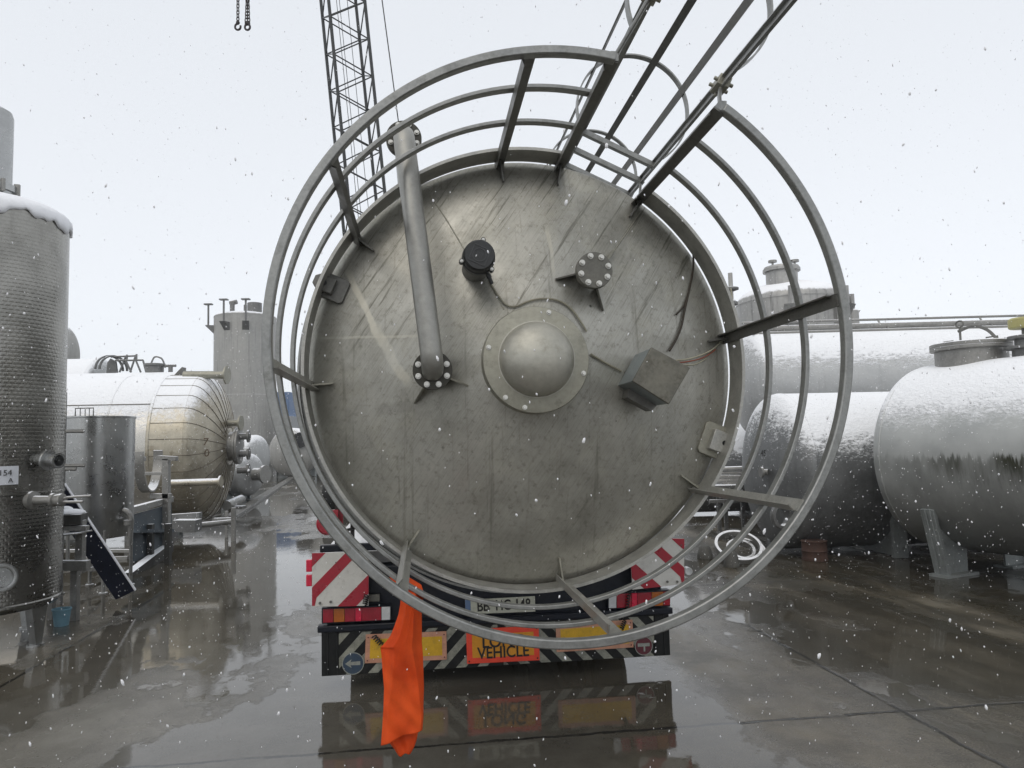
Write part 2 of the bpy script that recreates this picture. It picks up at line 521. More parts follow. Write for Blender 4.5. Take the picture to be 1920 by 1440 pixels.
SN = dict(thr=0.55, amp=0.42, scl=8, wid=0.12)
M = {}
M['head'] = head_material()
M['shell'] = simple('stainless_shell', (0.36, 0.36, 0.345), 0.45, 0.7, 0.15, 3, streak=0.3)
M['rail'] = simple('galvanised_rail', (0.275, 0.278, 0.268), 0.38, 0.65, 0.22, 9, dirt=0.5, dirtcol=(0.10, 0.098, 0.085))
M['raildark'] = simple('dull_steel_angle', (0.15, 0.147, 0.135), 0.45, 0.5, 0.25, 9, dirt=0.4)
M['galv'] = simple('galvanised_angle', (0.40, 0.395, 0.365), 0.42, 0.6, 0.22, 14, dirt=0.35, dirtcol=(0.16, 0.15, 0.13))
M['dome'] = simple('stainless_dome', (0.42, 0.408, 0.355), 0.42, 0.55, 0.16, 5, dirt=0.5, dirtcol=(0.22, 0.205, 0.155))
M['disc'] = simple('stainless_cover_disc', (0.33, 0.32, 0.265), 0.48, 0.5, 0.2, 5, dirt=0.6, dirtcol=(0.15, 0.145, 0.115))
M['pipe'] = simple('brushed_pipe', (0.34, 0.335, 0.31), 0.44, 0.7, 0.16, 4, dirt=0.35, dirtcol=(0.2, 0.19, 0.16))
M['flange'] = simple('dark_flange', (0.055, 0.052, 0.042), 0.5, 0.4, 0.3, 12)
M['flange2'] = simple('grey_flange', (0.16, 0.155, 0.135), 0.5, 0.5, 0.25, 12)
M['bolt'] = simple('bright_bolt', (0.62, 0.61, 0.57), 0.35, 0.6, 0.15, 30)
M['black'] = simple('black_plastic', (0.022, 0.023, 0.023), 0.42, 0, 0.3, 12)
M['boxg'] = simple('grey_sheet_metal_box', (0.25, 0.28, 0.285), 0.45, 0.5, 0.15, 8, dirt=0.3)
M['boxb'] = simple('grimy_box_lid', (0.165, 0.158, 0.13), 0.5, 0.4, 0.3, 8, dirt=0.7, dirtcol=(0.07, 0.06, 0.04))
M['cable'] = simple('brown_cable', (0.035, 0.026, 0.016), 0.6, 0, 0.3, 20)
M['cableg'] = simple('grey_beige_cable', (0.24, 0.225, 0.17), 0.55, 0, 0.15, 20)
M['cablew'] = simple('cream_cable', (0.42, 0.40, 0.30), 0.55, 0, 0.15, 20)
M['cabler'] = simple('red_cable', (0.32, 0.09, 0.05), 0.55, 0, 0.15, 20)
M['stain'] = simple('residue_stain', (0.38, 0.365, 0.315), 0.6, 0.3, 0.12, 9)
M['chassis'] = simple('dark_chassis_paint', (0.007, 0.009, 0.015), 0.4, 0, 0.4, 6, dirt=0.3, dirtcol=(0.03, 0.027, 0.022), spec=0.25)
M['bumper'] = simple('bumper_black', (0.009, 0.0095, 0.0095), 0.42, 0, 0.4, 6, dirt=0.4, dirtcol=(0.03, 0.028, 0.022), spec=0.25)
M['deck'] = simple('snowy_deck', (0.2, 0.2, 0.2), 0.6, 0, 0.2, 5, snow=dict(thr=0.75, amp=0.3, scl=6, wid=0.2))
M['red'] = simple('reflective_red', (0.35, 0.012, 0.028), 0.35, 0, 0.15, 12, dirt=0.15)
M['white'] = simple('reflective_white', (0.62, 0.61, 0.57), 0.4, 0, 0.06, 12, dirt=0.35, dirtcol=(0.22, 0.2, 0.16))
M['stripe'] = simple('worn_white_stripe', (0.25, 0.25, 0.205), 0.5, 0, 0.35, 14, dirt=0.75, dirtcol=(0.025, 0.025, 0.02))
M['stickw'] = simple('worn_sticker_white', (0.27, 0.28, 0.25), 0.5, 0, 0.25, 24, dirt=0.6, dirtcol=(0.12, 0.12, 0.11))
M['emboss'] = simple('embossed_plastic', (0.05, 0.052, 0.052), 0.4, 0, 0.2, 20)
M['yellow'] = simple('reflective_yellow', (0.62, 0.36, 0.02), 0.4, 0, 0.14, 14, dirt=0.45, dirtcol=(0.22, 0.16, 0.05))
M['pinkb'] = simple('faded_red_border', (0.52, 0.26, 0.17), 0.5, 0, 0.2, 14, dirt=0.4, dirtcol=(0.3, 0.2, 0.13))
M['signr'] = simple('sign_red_border', (0.78, 0.065, 0.03), 0.4, 0, 0.1, 14)
M['signy'] = simple('sign_amber', (0.66, 0.28, 0.02), 0.4, 0, 0.1, 14)
M['ink'] = simple('black_ink', (0.012, 0.01, 0.008), 0.5, 0, 0.1, 20)
M['lensr'] = simple('red_lens', (0.30, 0.006, 0.02), 0.15, 0, 0.2, 20, bump=0)
M['lensr2'] = simple('bright_red_reflector', (0.62, 0.01, 0.05), 0.2, 0, 0.1, 20, bump=0)
M['lenso'] = simple('amber_lens', (0.38, 0.10, 0.008), 0.15, 0, 0.2, 20, bump=0)
M['lensw'] = simple('white_lens', (0.55, 0.56, 0.56), 0.2, 0, 0.1, 20, bump=0)
M['blue'] = simple('sign_blue', (0.028, 0.05, 0.082), 0.45, 0, 0.2, 20, dirt=0.5, dirtcol=(0.08, 0.09, 0.1))
M['dred'] = simple('sign_dark_red', (0.10, 0.014, 0.024), 0.45, 0, 0.2, 20, dirt=0.3)
M['plate'] = simple('number_plate_white', (0.50, 0.50, 0.41), 0.45, 0, 0.12, 12, dirt=0.5, dirtcol=(0.2, 0.2, 0.15))
M['rubber'] = simple('tyre_rubber', (0.014, 0.014, 0.014), 0.75, 0, 0.3, 12)
def cloth_material():
    a = N('orange_hi_vis_cloth')
    n1 = a.noise(7, 5)
    wv = a.noise(220, 2)
    c = a.mix(a.remap(n1, 0.3, 0.7), (0.72, 0.075, 0.011), (0.84, 0.115, 0.02))
    c = a.mix(a.math('MULTIPLY', a.remap(a.noise(4.5, 6, 0.7, a.scale((1, 1, .6), loc=(2, 1, 5))), 0.5, 0.68), 0.4), c, (0.48, 0.045, 0.01))
    p = a.n('BsdfPrincipled')
    a.l(c, p.inputs['Base Color'])
    p.inputs['Roughness'].default_value = 0.75
    p.inputs['Specular IOR Level'].default_value = 0.2
    a.l(a.bump(wv, 0.0006, 0.6, a.bump(a.noise(16, 4), 0.006, 0.5)), p.inputs['Normal'])
    tr = a.n('BsdfTranslucent')
    a.l(c, tr.inputs['Color'])
    mx = a.n('MixShader')
    mx.inputs[0].default_value = 0.22
    a.l(p.outputs[0], mx.inputs[1]); a.l(tr.outputs[0], mx.inputs[2])
    return a.done(mx.outputs[0])
M['orange'] = cloth_material()
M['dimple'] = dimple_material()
M['algae'] = algae_tank_material()
M['plain'] = simple('plain_stainless', (0.40, 0.405, 0.40), 0.3, 0.9, 0.12, 3, streak=0.3)
M['tank'] = simple('stainless_snowed', (0.40, 0.405, 0.40), 0.5, 0.4, 0.12, 3, streak=0.25, snow=dict(thr=0.36, amp=0.34, scl=7, wid=0.14, stretch=(1, 1, 2.0)))
M['tankhi'] = simple('stainless_snowed_bands', (0.46, 0.465, 0.46), 0.5, 0.4, 0.12, 3, streak=0.25, snow=dict(thr=0.30, amp=0.45, scl=9, wid=0.10, stretch=(0.7, 1, 2.6)))
M['tank45'] = simple('dark_stainless_snowed', (0.20, 0.205, 0.205), 0.5, 0.5, 0.2, 3, streak=0.3, snow=dict(thr=0.28, amp=0.42, scl=8, wid=0.12, stretch=(1, 1, 2.0)))
M['insul'] = simple('aluminium_cladding', (0.52, 0.50, 0.455), 0.34, 0.75, 0.12, 3, streak=0.2, snow=dict(thr=0.36, amp=0.34, scl=7, wid=0.16, stretch=(1, 1, 2.0)))
M['insulhd'] = simple('stained_cladding_head', (0.41, 0.375, 0.30), 0.36, 0.7, 0.22, 3, dirt=0.6, dirtcol=(0.17, 0.12, 0.06), snow=dict(thr=0.42, amp=0.25, scl=7, wid=0.16))
M['seam'] = simple('cladding_seam', (0.13, 0.11, 0.08), 0.5, 0.3, 0.3, 8)
M['silo'] = simple('weathered_grey_silo', (0.36, 0.355, 0.335), 0.5, 0.3, 0.14, 1.2, streak=0.5, snow=SN)
M['silo2'] = simple('stained_steel_vessel', (0.36, 0.355, 0.34), 0.45, 0.4, 0.2, 1.4, streak=0.75, snow=dict(thr=0.5, amp=0.2, scl=4, wid=0.1))
M['steel'] = simple('old_steel', (0.17, 0.17, 0.165), 0.5, 0.4, 0.25, 7, dirt=0.3, snow=dict(thr=0.8, amp=0.15, scl=9, wid=0.06))
M['lsteel'] = simple('light_steel', (0.27, 0.265, 0.25), 0.45, 0.5, 0.2, 7, dirt=0.3, snow=dict(thr=0.8, amp=0.15, scl=9, wid=0.06))
M['bsteel'] = simple('blue_grey_panel', (0.06, 0.078, 0.092), 0.5, 0.2, 0.25, 5, dirt=0.3, snow=dict(thr=0.8, amp=0.15, scl=9, wid=0.06))
M['navy'] = simple('navy_painted_board', (0.008, 0.011, 0.028), 0.4, 0, 0.4, 7, snow=dict(thr=0.72, amp=0.1, scl=9, wid=0.05))
M['dark'] = simple('dark_clutter', (0.03, 0.029, 0.025), 0.6, 0, 0.4, 6, snow=dict(thr=0.8, amp=0.2, scl=9, wid=0.06))
M['leg'] = simple('galvanised_saddle', (0.30, 0.32, 0.315), 0.45, 0.4, 0.15, 5, dirt=0.25)
M['boom'] = simple('dark_boom_steel', (0.035, 0.037, 0.037), 0.5, 0.2, 0.3, 6)
M['chain'] = simple('rusty_chain', (0.035, 0.027, 0.027), 0.6, 0.3, 0.3, 20)
M['ycap'] = simple('yellow_plastic_cap', (0.40, 0.37, 0.15), 0.45, 0, 0.1, 8)
M['foot'] = simple('dirty_concrete_foot', (0.10, 0.098, 0.088), 0.7, 0, 0.35, 9)
M['bbag'] = simple('light_blue_bucket', (0.17, 0.32, 0.40), 0.5, 0, 0.15, 12)
M['rust'] = simple('rusty_drum', (0.065, 0.034, 0.024), 0.8, 0, 0.4, 6)
M['mark'] = simple('brown_marking', (0.10, 0.065, 0.035), 0.6, 0, 0.2, 9)
M['cont'] = simple('faded_blue_container', (0.13, 0.20, 0.34), 0.6, 0, 0.1, 2, snow=SN)
M['shed'] = simple('grey_shed_wall', (0.33, 0.34, 0.345), 0.7, 0, 0.1, 2, snow=SN)
M['conc'] = simple('old_concrete', (0.085, 0.08, 0.07), 0.4, 0, 0.3, 4)
M['snowm'] = simple('snow', (0.88, 0.89, 0.92), 0.8, 0, 0.03, 30, 0.01, spec=0.2)
M['label'] = simple('white_label', (0.62, 0.64, 0.68), 0.5, 0, 0.04, 12)
M['port'] = simple('dark_port', (0.02, 0.02, 0.02), 0.5, 0.3, 0.3, 9)
M['ground'] = ground_material()

# ------------------------------------------------------------------ ground
g = MB()
g.add([(-160, -40, 0), (160, -40, 0), (160, 260, 0), (-160, 260, 0)], [(0, 1, 2, 3)])
tag(g.build('ground', M['ground'], smooth=False), 'wet concrete yard with puddles and slab joints', None, kind='structure')

# ================================================================== the load: stainless vessel lying on the trailer
tank = thing('stainless_vessel', 'big stainless vessel lying on the trailer with its round head and railing rings towards us', 'tank', ORG, YAW)
ZA = Vector((0, 0, ZC))
XV, ZV, YV = Vector((1, 0, 0)), Vector((0, 0, 1)), Vector((0, 1, 0))
LEN = 7.6
m = MB()
m.lathe([(1.085, 0.10), (1.085, LEN)] + [(1.085 * math.cos(t * PI / 16), LEN + 0.3 * math.sin(t * PI / 16)) for t in range(1, 9)], ZA, YV, 128)
shell = m.build('shell', M['shell'], tank)
m = MB()
prof = [(RT - 0.006, 0.10), (RT, 0.09), (RT, 0.012), (RT - 0.008, 0.0)]
for i in range(1, 41):
    r = (RT - 0.012) * (1 - i / 40)
    prof.append((r, -dish_h(r)))
m.lathe(prof, ZA, YV, 128)
head = m.build('head', M['head'], tank)
# welded plate seams of the head
for pts in ([(806, 366), (835, 408), (872, 470)], [(915, 525), (945, 580)], [(1200, 398), (1175, 436), (1146, 478)]):
    m = MB(); m.tube([LD(x, y, 0.001) for x, y in pts], 0.0035, 6)
    m.build('weld_seam', M['disc'], tank)

# centre cover disc with dome
cd = LD(1006, 674)
m = MB()
CDy = -0.40
cc = L(1006, 674, CDy)
prof = [(0.258, 0.13), (0.258, 0.012), (0.254, 0.002), (0.245, 0.0), (0.175, -0.012)]
m.lathe(prof, cc, YV, 96)
disc = m.build('cover_disc', M['disc'], tank)
m = MB()
prof = [(0.185, -0.011)] + [(0.180 * math.cos(t * PI / 32), -0.012 - 0.125 * math.sin(t * PI / 32)) for t in range(0, 17)]
m.lathe(prof, cc, YV, 80)
m.build('dome', M['dome'], disc)
def bolt(p, parent, r=0.0085, h=0.013, axis=YV, mat='bolt'):
    """hexagon head on a washer, pointing against axis"""
    m = MB()
    p = Vector(p)
    m.cyl(p, p - axis * h * 0.25, r * 1.35, n=16)
    m.cyl(p - axis * h * 0.25, p - axis * h, r, r * 0.94, n=6)
    return m.build('bolt', M[mat], parent, angle=20)
for px, py in ((1030, 581), (911, 650), (1101, 702), (982, 772), (938, 757)):
    q = L(px, py, CDy)
    v = Vector((q.x - cc.x, 0, q.z - cc.z)).normalized() * 0.236
    bolt(cc + v, disc, 0.009, 0.016)

# outlet pipe on the head
PB = L(812, 692, -0.47); PT = L(764, 238, -0.44)
fb = LD(811, 694)
fy = L(811, 694, -0.36)
m = MB()
m.cyl(fy, fy + YV * 0.022, 0.094, n=48)
m.cyl(fy + YV * 0.022, fy + YV * 0.13, 0.058, n=32)
pf = m.build('pipe_flange', M['flange'], tank, bevel=0.002)
for i in range(8):
    a = 2 * PI * (i + 0.5) / 8
    bolt(fy + Vector((math.cos(a) * 0.073, -0.001, math.sin(a) * 0.073)), pf, 0.0105, 0.018)
upd = (PT - PB).normalized()
path = [fy + YV * 0.01, fy - YV * 0.03]
cen = PB
for t in range(0, 7):
    a = t / 6 * PI / 2
    path.append(fy - YV * 0.03 + upd * 0.075 * (1 - math.cos(a)) - YV * 0.075 * math.sin(a))
ft = L(757, 258, -0.28)
top0 = Vector((ft.x, ft.y, ft.z))
e1 = top0 - YV * 0.085 - upd * 0.075
path.append(e1)
for t in range(1, 9):
    a = t / 8 * PI / 2
    path.append(e1 + upd * 0.075 * math.sin(a) + YV * 0.085 * (1 - math.cos(a)))
path.append(top0 + YV * 0.02)
m = MB()
m.tube(path, 0.0515, 28)
m.build('outlet_pipe', M['pipe'], tank, angle=60)
m = MB()
m.cyl(top0, top0 + YV * 0.022, 0.088, n=48)
m.cyl(top0 + YV * 0.026, top0 + YV * 0.048, 0.088, n=48)
tf = m.build('pipe_flange', M['flange'], tank, bevel=0.002)
for i in range(8):
    a = 2 * PI * (i + 0.5) / 8
    bolt(top0 + Vector((math.cos(a) * 0.069, -0.001, math.sin(a) * 0.069)), tf, 0.0095, 0.016)
m = MB()
m.cyl(top0 + YV * 0.048, top0 + YV * 6.5, 0.05, n=24)
m.build('down_pipe', M['pipe'], tank)
for yy in (0.75, 2.6, 4.6):
    m = MB()
    q = top0 + YV * yy
    vn = Vector((q.x, 0, q.z - ZC)).normalized()
    m.bar(q - vn * 0.045, ZA + vn * 1.07 + YV * (q.y), 0.03, 0.012)
    m.ring(q, XV, ZV, 0.047, 0.058, -0.02, 0.02, n=24)
    m.build('pipe_clip', M['raildark'], tank)
# gussets that hold the pipe flange
def gusset(p_out, p_in, foot, hgt, name='gusset', mat='disc', th=0.008):
    """thin triangular plate from the stub to the head"""
    m = MB()
    q1 = LD(*p_out); q2 = L(*p_in, foot)
    q3 = LD(*p_in)
    d = (q1 - q3)
    side = d.cross(YV).normalized() * th
    m.prism([q1 - side / 2 + YV * .01, q3 - side / 2 + YV * .01, q2 - side / 2, q1 - side / 2 - YV * 0.012], side)
    return m.build(name, M[mat], tank)
gusset((777, 757), (797, 722), -0.35, 0)
gusset((877, 724), (840, 708), -0.35, 0)
gusset((787, 630), (797, 664), -0.35, 0)

# blind flange
bf = L(1115, 506, -0.37)
m = MB()
m.cyl(bf, bf + YV * 0.020, 0.090, n=48)
m.cyl(bf + YV * 0.0225, bf + YV * 0.042, 0.090, n=48)
m.cyl(bf + YV * 0.042, bf + YV * 0.17, 0.05, n=32)
b_ = m.build('blind_flange', M['flange2'], tank, bevel=0.002)
for i in range(8):
    a = 2 * PI * (i + 0.35) / 8
    bolt(bf + Vector((math.cos(a) * 0.071, -0.001, math.sin(a) * 0.071)), b_, 0.011, 0.019)
gusset((1041, 524), (1085, 512), -0.33, 0, mat='flange2')
gusset((1130, 583), (1119, 538), -0.33, 0, mat='flange2')
gusset((1152, 468), (1138, 488), -0.33, 0, mat='disc')

# round black vent valve
vv = L(899, 478, -0.50)
m = MB()
m.cyl(vv + YV * 0.07, vv + YV * 0.30, 0.066, n=40)
base = m.build('vent_neck', M['raildark'], tank)
m = MB()
m.lathe([(0.001, -0.003), (0.066, -0.003), (0.073, 0.004), (0.075, 0.015), (0.075, 0.05), (0.079, 0.052), (0.079, 0.085), (0.07, 0.095)], vv, YV, 56)
for a in (75, 195, 315):
    e = Vector((math.cos(R_(a)), 0, math.sin(R_(a))))
    m.cyl(vv + e * 0.084 + YV * 0.03, vv + e * 0.084 + YV * 0.06, 0.012, n=14)
cap = m.build('vent_cap', M['black'], tank)
m = MB()
rot = Matrix.Rotation(R_(24), 3, 'Y')
for sx_, sz_, wx, wz in ((0, .04, .084, .004), (0, -.04, .084, .004), (.04, 0, .004, .084), (-.04, 0, .004, .084)):
    m.box(vv + rot @ Vector((sx_, 0, sz_)) - YV * 0.0045, (wx, 0.003, wz), rot)
m.ring(vv - YV * 0.0045, XV, ZV, 0.029, 0.033, -0.002, 0.002, n=40)
for i, t in enumerate((-0.012, -0.004, 0.004, 0.012)):
    m.box(vv + rot @ Vector((t, 0, 0)) - YV * 0.0042, (0.003, 0.0025, 0.026), rot)
m.build('embossed_emblem', M['emboss'], cap)
for a in (75, 195, 315):
    e = Vector((math.cos(R_(a)), 0, math.sin(R_(a))))
    bolt(vv + e * 0.084 + YV * 0.03, cap, 0.006, 0.010)
gl = vv + Vector((0.045, 0.09, -0.075))
m = MB()
m.tube([gl + Vector((-.015, .0, .03)), gl + Vector((0.005, 0, -0.005)), gl + Vector((.02, 0.01, -0.04))], 0.0095, 10)
m.cyl(gl + Vector((0.0, 0, 0.005)), gl + Vector((0.008, 0.003, -0.012)), 0.013, n=8)
m.build('cable_gland', M['black'], cap)

# junction box
q = [L(x, y, -0.52) for x, y in ((1222, 652), (1293, 690), (1254, 757), (1187, 714))]
m = MB()
m.prism([p + YV * 0.004 for p in q], YV * 0.27)
jb = m.build('junction_box', M['boxg'], tank, bevel=0.003)
cq = sum(q, Vector()) / 4
m = MB()
q2 = [cq + (p - cq) * 1.02 for p in q]
m.prism([p - YV * 0.003 for p in q2], YV * 0.02)
lid = m.build('box_lid', M['boxb'], jb, bevel=0.003)
m = MB()
m.prism([L(x, y, -0.34) for x, y in ((1180, 728), (1234, 758), (1222, 770), (1176, 745))], YV * 0.10)
m.build('mounting_bracket', M['raildark'], jb)

def smooth_path(pts, k=6):
    out_ = []
    n = len(pts)
    for i in range(n - 1):
        p0 = pts[max(0, i - 1)]; p1 = pts[i]; p2 = pts[i + 1]; p3 = pts[min(n - 1, i + 2)]
        for j in range(k):
            t = j / k
            out_.append(tuple(0.5 * ((2 * b) + (-a + c) * t + (2 * a - 5 * b + 4 * c - d) * t * t + (-a + 3 * b - 3 * c + d) * t ** 3) for a, b, c, d in zip(p0, p1, p2, p3)))
    out_.append(tuple(pts[-1]))
    return out_
def cable(pts, r, mat, off=0.006):
    m = MB()
    m.tube([LD(x, y, off + r) for x, y in smooth_path(pts)], r, 8)
    return m.build('cable', M[mat], tank)
cable([(918, 528), (935, 555), (950, 572), (968, 574), (990, 565), (1015, 560), (1045, 563), (1070, 578), (1090, 605), (1100, 622)], 0.0048, 'cableg')
cable([(1108, 664), (1135, 680), (1165, 696)], 0.006, 'cableg')
cable([(1276, 412), (1290, 432), (1298, 462), (1300, 500), (1292, 545), (1284, 580), (1278, 610), (1268, 636), (1255, 658)], 0.006, 'cable')
cable([(1290, 552), (1282, 574), (1268, 590)], 0.0045, 'cable')
cable([(1262, 676), (1295, 672), (1335, 656), (1358, 630), (1369, 605), (1374, 575), (1370, 540)], 0.004, 'cablew')
cable([(1264, 680), (1290, 678), (1320, 670), (1342, 655)], 0.003, 'cabler')
cable([(1270, 682), (1300, 684), (1325, 672)], 0.003, 'cablew')

# lifting lugs on the rim
for px, py, ang in ((618, 534, 157), (1355, 826, -22)):
    a = R_(ang)
    e = Vector((math.cos(a), 0, math.sin(a)))
    t_ = Vector((-math.sin(a), 0, math.cos(a)))
    o = ZA + e * (RT - 0.005)
    m = MB()
    ks = 1.3 if ang < 0 else 0.95
    pw = 0.068 * ks
    pad = [o - e * 0.115 - t_ * pw * .8, o - e * 0.10 - t_ * pw, o + e * 0.0 - t_ * pw, o + e * 0.0 + t_ * pw, o - e * 0.10 + t_ * pw, o - e * 0.115 + t_ * pw * .8]
    m.prism([p - YV * 0.06 for p in pad], YV * 0.05)
    lg = m.build('lug_pad', M['disc'] if ang < 0 else M['raildark'], tank, bevel=0.003)
    m = MB()
    w_ = 0.043 * ks
    rr = [o - e * 0.055 * ks - t_ * w_, o + e * 0.03 - t_ * w_, o + e * 0.055 - t_ * w_ * 0.5, o + e * 0.055 + t_ * w_ * 0.5, o + e * 0.03 + t_ * w_, o - e * 0.055 * ks + t_ * w_]
    m.prism([p - YV * 0.10 for p in rr], YV * 0.05)
    pl = m.build('lug_plate', M['galv'] if ang < 0 else M['raildark'], lg, bevel=0.004)
    m = MB()
    hc = o + e * 0.0 - YV * 0.1015
    m.cyl(hc, hc + YV * 0.02, 0.014, n=20)
    m.build('lug_hole', M['port'], lg)

# railing rings: kick ring, two mid rails, handrail; open where the ladder climbs in
ZE = Vector((0, 0, 1.013))   # the rings are very slightly taller than wide
A0, A1 = R_(79.0), R_(54.5 + 360)
def ringpart(name, y0, y1, r0, r1, mat, a0=A0, a1=A1, bevel=0.004):
    m = MB()
    m.ring(ZA, XV, ZV, r0, r1, -y1, -y0, a0, a1, 160)   # u x v = -y
    return m.build(name, M[mat], tank, bevel=bevel)
m = MB()
m.ring(ZA + XV * 0.012, XV, ZE, 1.098, 1.132, 1.103, 1.145, A0, A1, 160)
hr = m.build('handrail', M['rail'], tank, bevel=0.005)
for y in (-0.817, -0.476):
    m = MB()
    m.ring(ZA, XV, ZE, 1.113, 1.131, -y - 0.024, -y + 0.019, A0, A1, 160)
    m.build('mid_rail', M['rail'], tank, bevel=0.003)
m = MB()
m.ring(ZA, XV, ZV, 1.118, 1.124, 0.022, 0.185, A0, A1, 160)
m.ring(ZA, XV, ZV, 1.124, 1.134, 0.179, 0.185, A0, A1, 160)
m.ring(ZA, XV, ZV, 1.124, 1.150, 0.022, 0.028, A0, A1, 160)
m.build('kick_ring', M['galv'], tank)
m = MB()
m.ring(ZA, XV, ZV, 1.09, 1.226, -0.42, -0.40, R_(85), R_(86 + 300), 160)
m.ring(ZA, XV, ZV, 1.226, 1.238, -0.42, -0.36, R_(85), R_(86 + 300), 160)
m.build('stiffening_ring', M['rail'], tank)
for k, ang in enumerate((184, 142, 96, 79.0, 54.5, 7.5, -36, -82, -125)):
    a = R_(ang)
    e = Vector((math.cos(a), 0, math.sin(a)))
    t_ = Vector((-math.sin(a), 0, math.cos(a)))
    if 0 < ang < 150: mat = 'raildark'
    else: mat = 'galv'
    sgn = 1 if ang in (184, 142, 96, 79.0, 54.5, 7.5) else -1
    m = MB()
    rr = 1.108
    o = ZA + Vector((e.x * rr, 0, e.z * rr * 1.011))
    for (pa, pb) in (((-0.003, -0.03), (0.003, 0.03)),):
        # tangential web and radial flange of the angle iron
        m.prism([o + e * -0.004 + t_ * -0.026 + YV * 0.0, o + e * 0.003 + t_ * -0.026 + YV * 0.0, o + e * 0.003 + t_ * 0.026 + YV * 0.0, o + e * -0.004 + t_ * 0.026 + YV * 0.0], YV * -1.14)
        tt = t_ * (0.026 * sgn)
        m.prism([o + e * -0.004 + tt + YV * 0.0, o + e * -0.042 + tt - YV * 0.03, o + e * -0.042 + tt * 0.78 - YV * 0.03, o + e * -0.004 + tt * 0.78 + YV * 0.0], YV * -1.105)
    post = m.build('post', M[mat], tank)
    m = MB()
    p1 = ZA + e * 0.995; p2 = ZA + e * 1.12
    sd = t_ * 0.008
    h1 = dish_h(0.995); 
    m.prism([p1 - sd / 2 - YV * (h1 - 0.005), p2 - sd / 2 + YV * 0.01, p2 - sd / 2 - YV * 0.07, p1 - sd / 2 - YV * (h1 + 0.028)], sd)
    m.build('post_bracket', M['disc'] if mat == 'galv' else M['raildark'], post)
    bolt(o - e * 0.004 - YV * 0.02 , post, 0.008, 0.012, e)

# ladder with safety cage, lying along the top of the vessel
LA = L(1090, 246, 0); LB = L(1226, 311, 0)
RA, RB = Vector((LA.x, 0, LA.z)), Vector((LB.x, 0, LB.z))
ul = (RB - RA).normalized()
nl = Vector((-ul.z, 0, ul.x))
if nl.z < 0: nl = -nl
m = MB()
for q, y0 in ((RA, -1.9), (RB, -1.75)):
    m.bar(q + YV * y0, q + YV * 6.6, 0.012, 0.05, nl)
    m.bar(q + nl * 0.022 + YV * y0, q + nl * 0.022 + YV * 6.6, 0.04, 0.01, nl)
ladder = m.build('ladder', M['rail'], tank)
for i in range(27):
    y = 0.0 + 0.245 * i
    m = MB()
    m.bar(RA + YV * y, RB + YV * y, 0.032, 0.032, nl)
    m.build('rung', M['rail'], ladder, bevel=0.004)
hcen = L(1186, 207, -0.03)
HC = Vector((hcen.x, 0, hcen.z)); HR = 0.312
def hang(q):
    d = q - HC
    return math.atan2(d.z, d.x)
ha0, ha1 = hang(RB), hang(RA)
if ha1 < ha0: ha1 += 2 * PI
for i in range(-1, 7):
    y = -0.03 + 1.0 * i
    m = MB()
    m.ring(HC + YV * y, XV, ZV, HR - 0.004, HR + 0.004, -0.02, 0.02, ha0 + 0.03, ha1 - 0.03, 56)
    for q, aa in ((RA, ha1 - 0.03), (RB, ha0 + 0.03)):
        m.bar(q + YV * y, HC + YV * y + Vector((math.cos(aa), 0, math.sin(aa))) * HR, 0.04, 0.008)
    m.build('cage_hoop', M['rail'], ladder)
for ang in (134, 64.6, 22, -24):
    a = R_(ang)
    e = Vector((math.cos(a), 0, math.sin(a))); t_ = Vector((-e.z, 0, e.x))
    q = HC + e * (HR - 0.008)
    m = MB()
    m.bar(q + YV * -1.06 if ang in (134, -24) else q + YV * -1.06, q + YV * 6.0, 0.007, 0.04 if ang not in (134, -24) else 0.026, t_)
    m.build('cage_strip', M['raildark'], ladder)
# clamp blocks and stays near the exit
for q, px, py, post_a in ((RA, 1196, 20, 79.0), (RB, 1390, 112, 54.5)):
    yb = -0.93 if q is RB else -1.27
    cpos = q + YV * yb + nl * 0.005
    m = MB()
    m.box(cpos, (0.055, 0.09, 0.05), Matrix.Rotation(-math.atan2(ul.z, ul.x), 3, 'Y'))
    for dy in (-0.028, 0.028):
        m.cyl(cpos + YV * dy - ul * 0.045, cpos + YV * dy + ul * 0.045, 0.009, n=6)
        m.cyl(cpos + YV * dy - nl * 0.04, cpos + YV * dy + nl * 0.04, 0.009, n=6)
    m.build('clamp_block', M['disc'], ladder, bevel=0.003)
    e = Vector((math.cos(R_(post_a)), 0, math.sin(R_(post_a))))
    tip = ZA + e * 1.12 + YV * -1.12
    m = MB()
    m.tube([cpos, cpos + (tip - cpos) * 0.35 - nl * 0.01, tip + nl * 0.015], 0.009, 8)
    m.box(tip + nl * 0.02, (0.03, 0.05, 0.04))
    m.build('stay', M['rail'], ladder)
    m = MB()
    y2 = 0.25
    m.tube([q + YV * y2, ZA + e * 1.14 + YV * 0.02], 0.008, 8)
    m.box(q + YV * y2, (0.03, 0.05, 0.03))
    m.build('stay', M['rail'], ladder)
# ================================================================== low loader trailer under it
BY = 1.60
tr = thing('lowbed_trailer', 'dark low loader trailer with striped bumper and marker boards under the vessel', 'trailer', ORG, YAW)
bl = L(603, 1268, BY); br_ = L(1257, 1227, BY)
xl, xr = bl.x, br_.x
zb, zt = 0.096, 0.432
m = MB()
m.box(((xl + xr) / 2, BY + 0.02, (zb + zt - 0.03) / 2), (xr - xl, 0.04, zt - 0.03 - zb))
for x in (xl + 0.045, xl + 0.11, xr - 0.045, xr - 0.11):
    m.box((x, BY - 0.004, (zb + zt - 0.03) / 2), (0.008, 0.008, zt - 0.04 - zb))
bump = m.build('bumper', M['bumper'], tr, bevel=0.004)
m = MB()
m.box(((xl + xr) / 2, BY + 0.02, zt - 0.01), (xr - xl + 0.05, 0.09, 0.045))
m.build('bumper_rail', M['chassis'], tr, bevel=0.008)
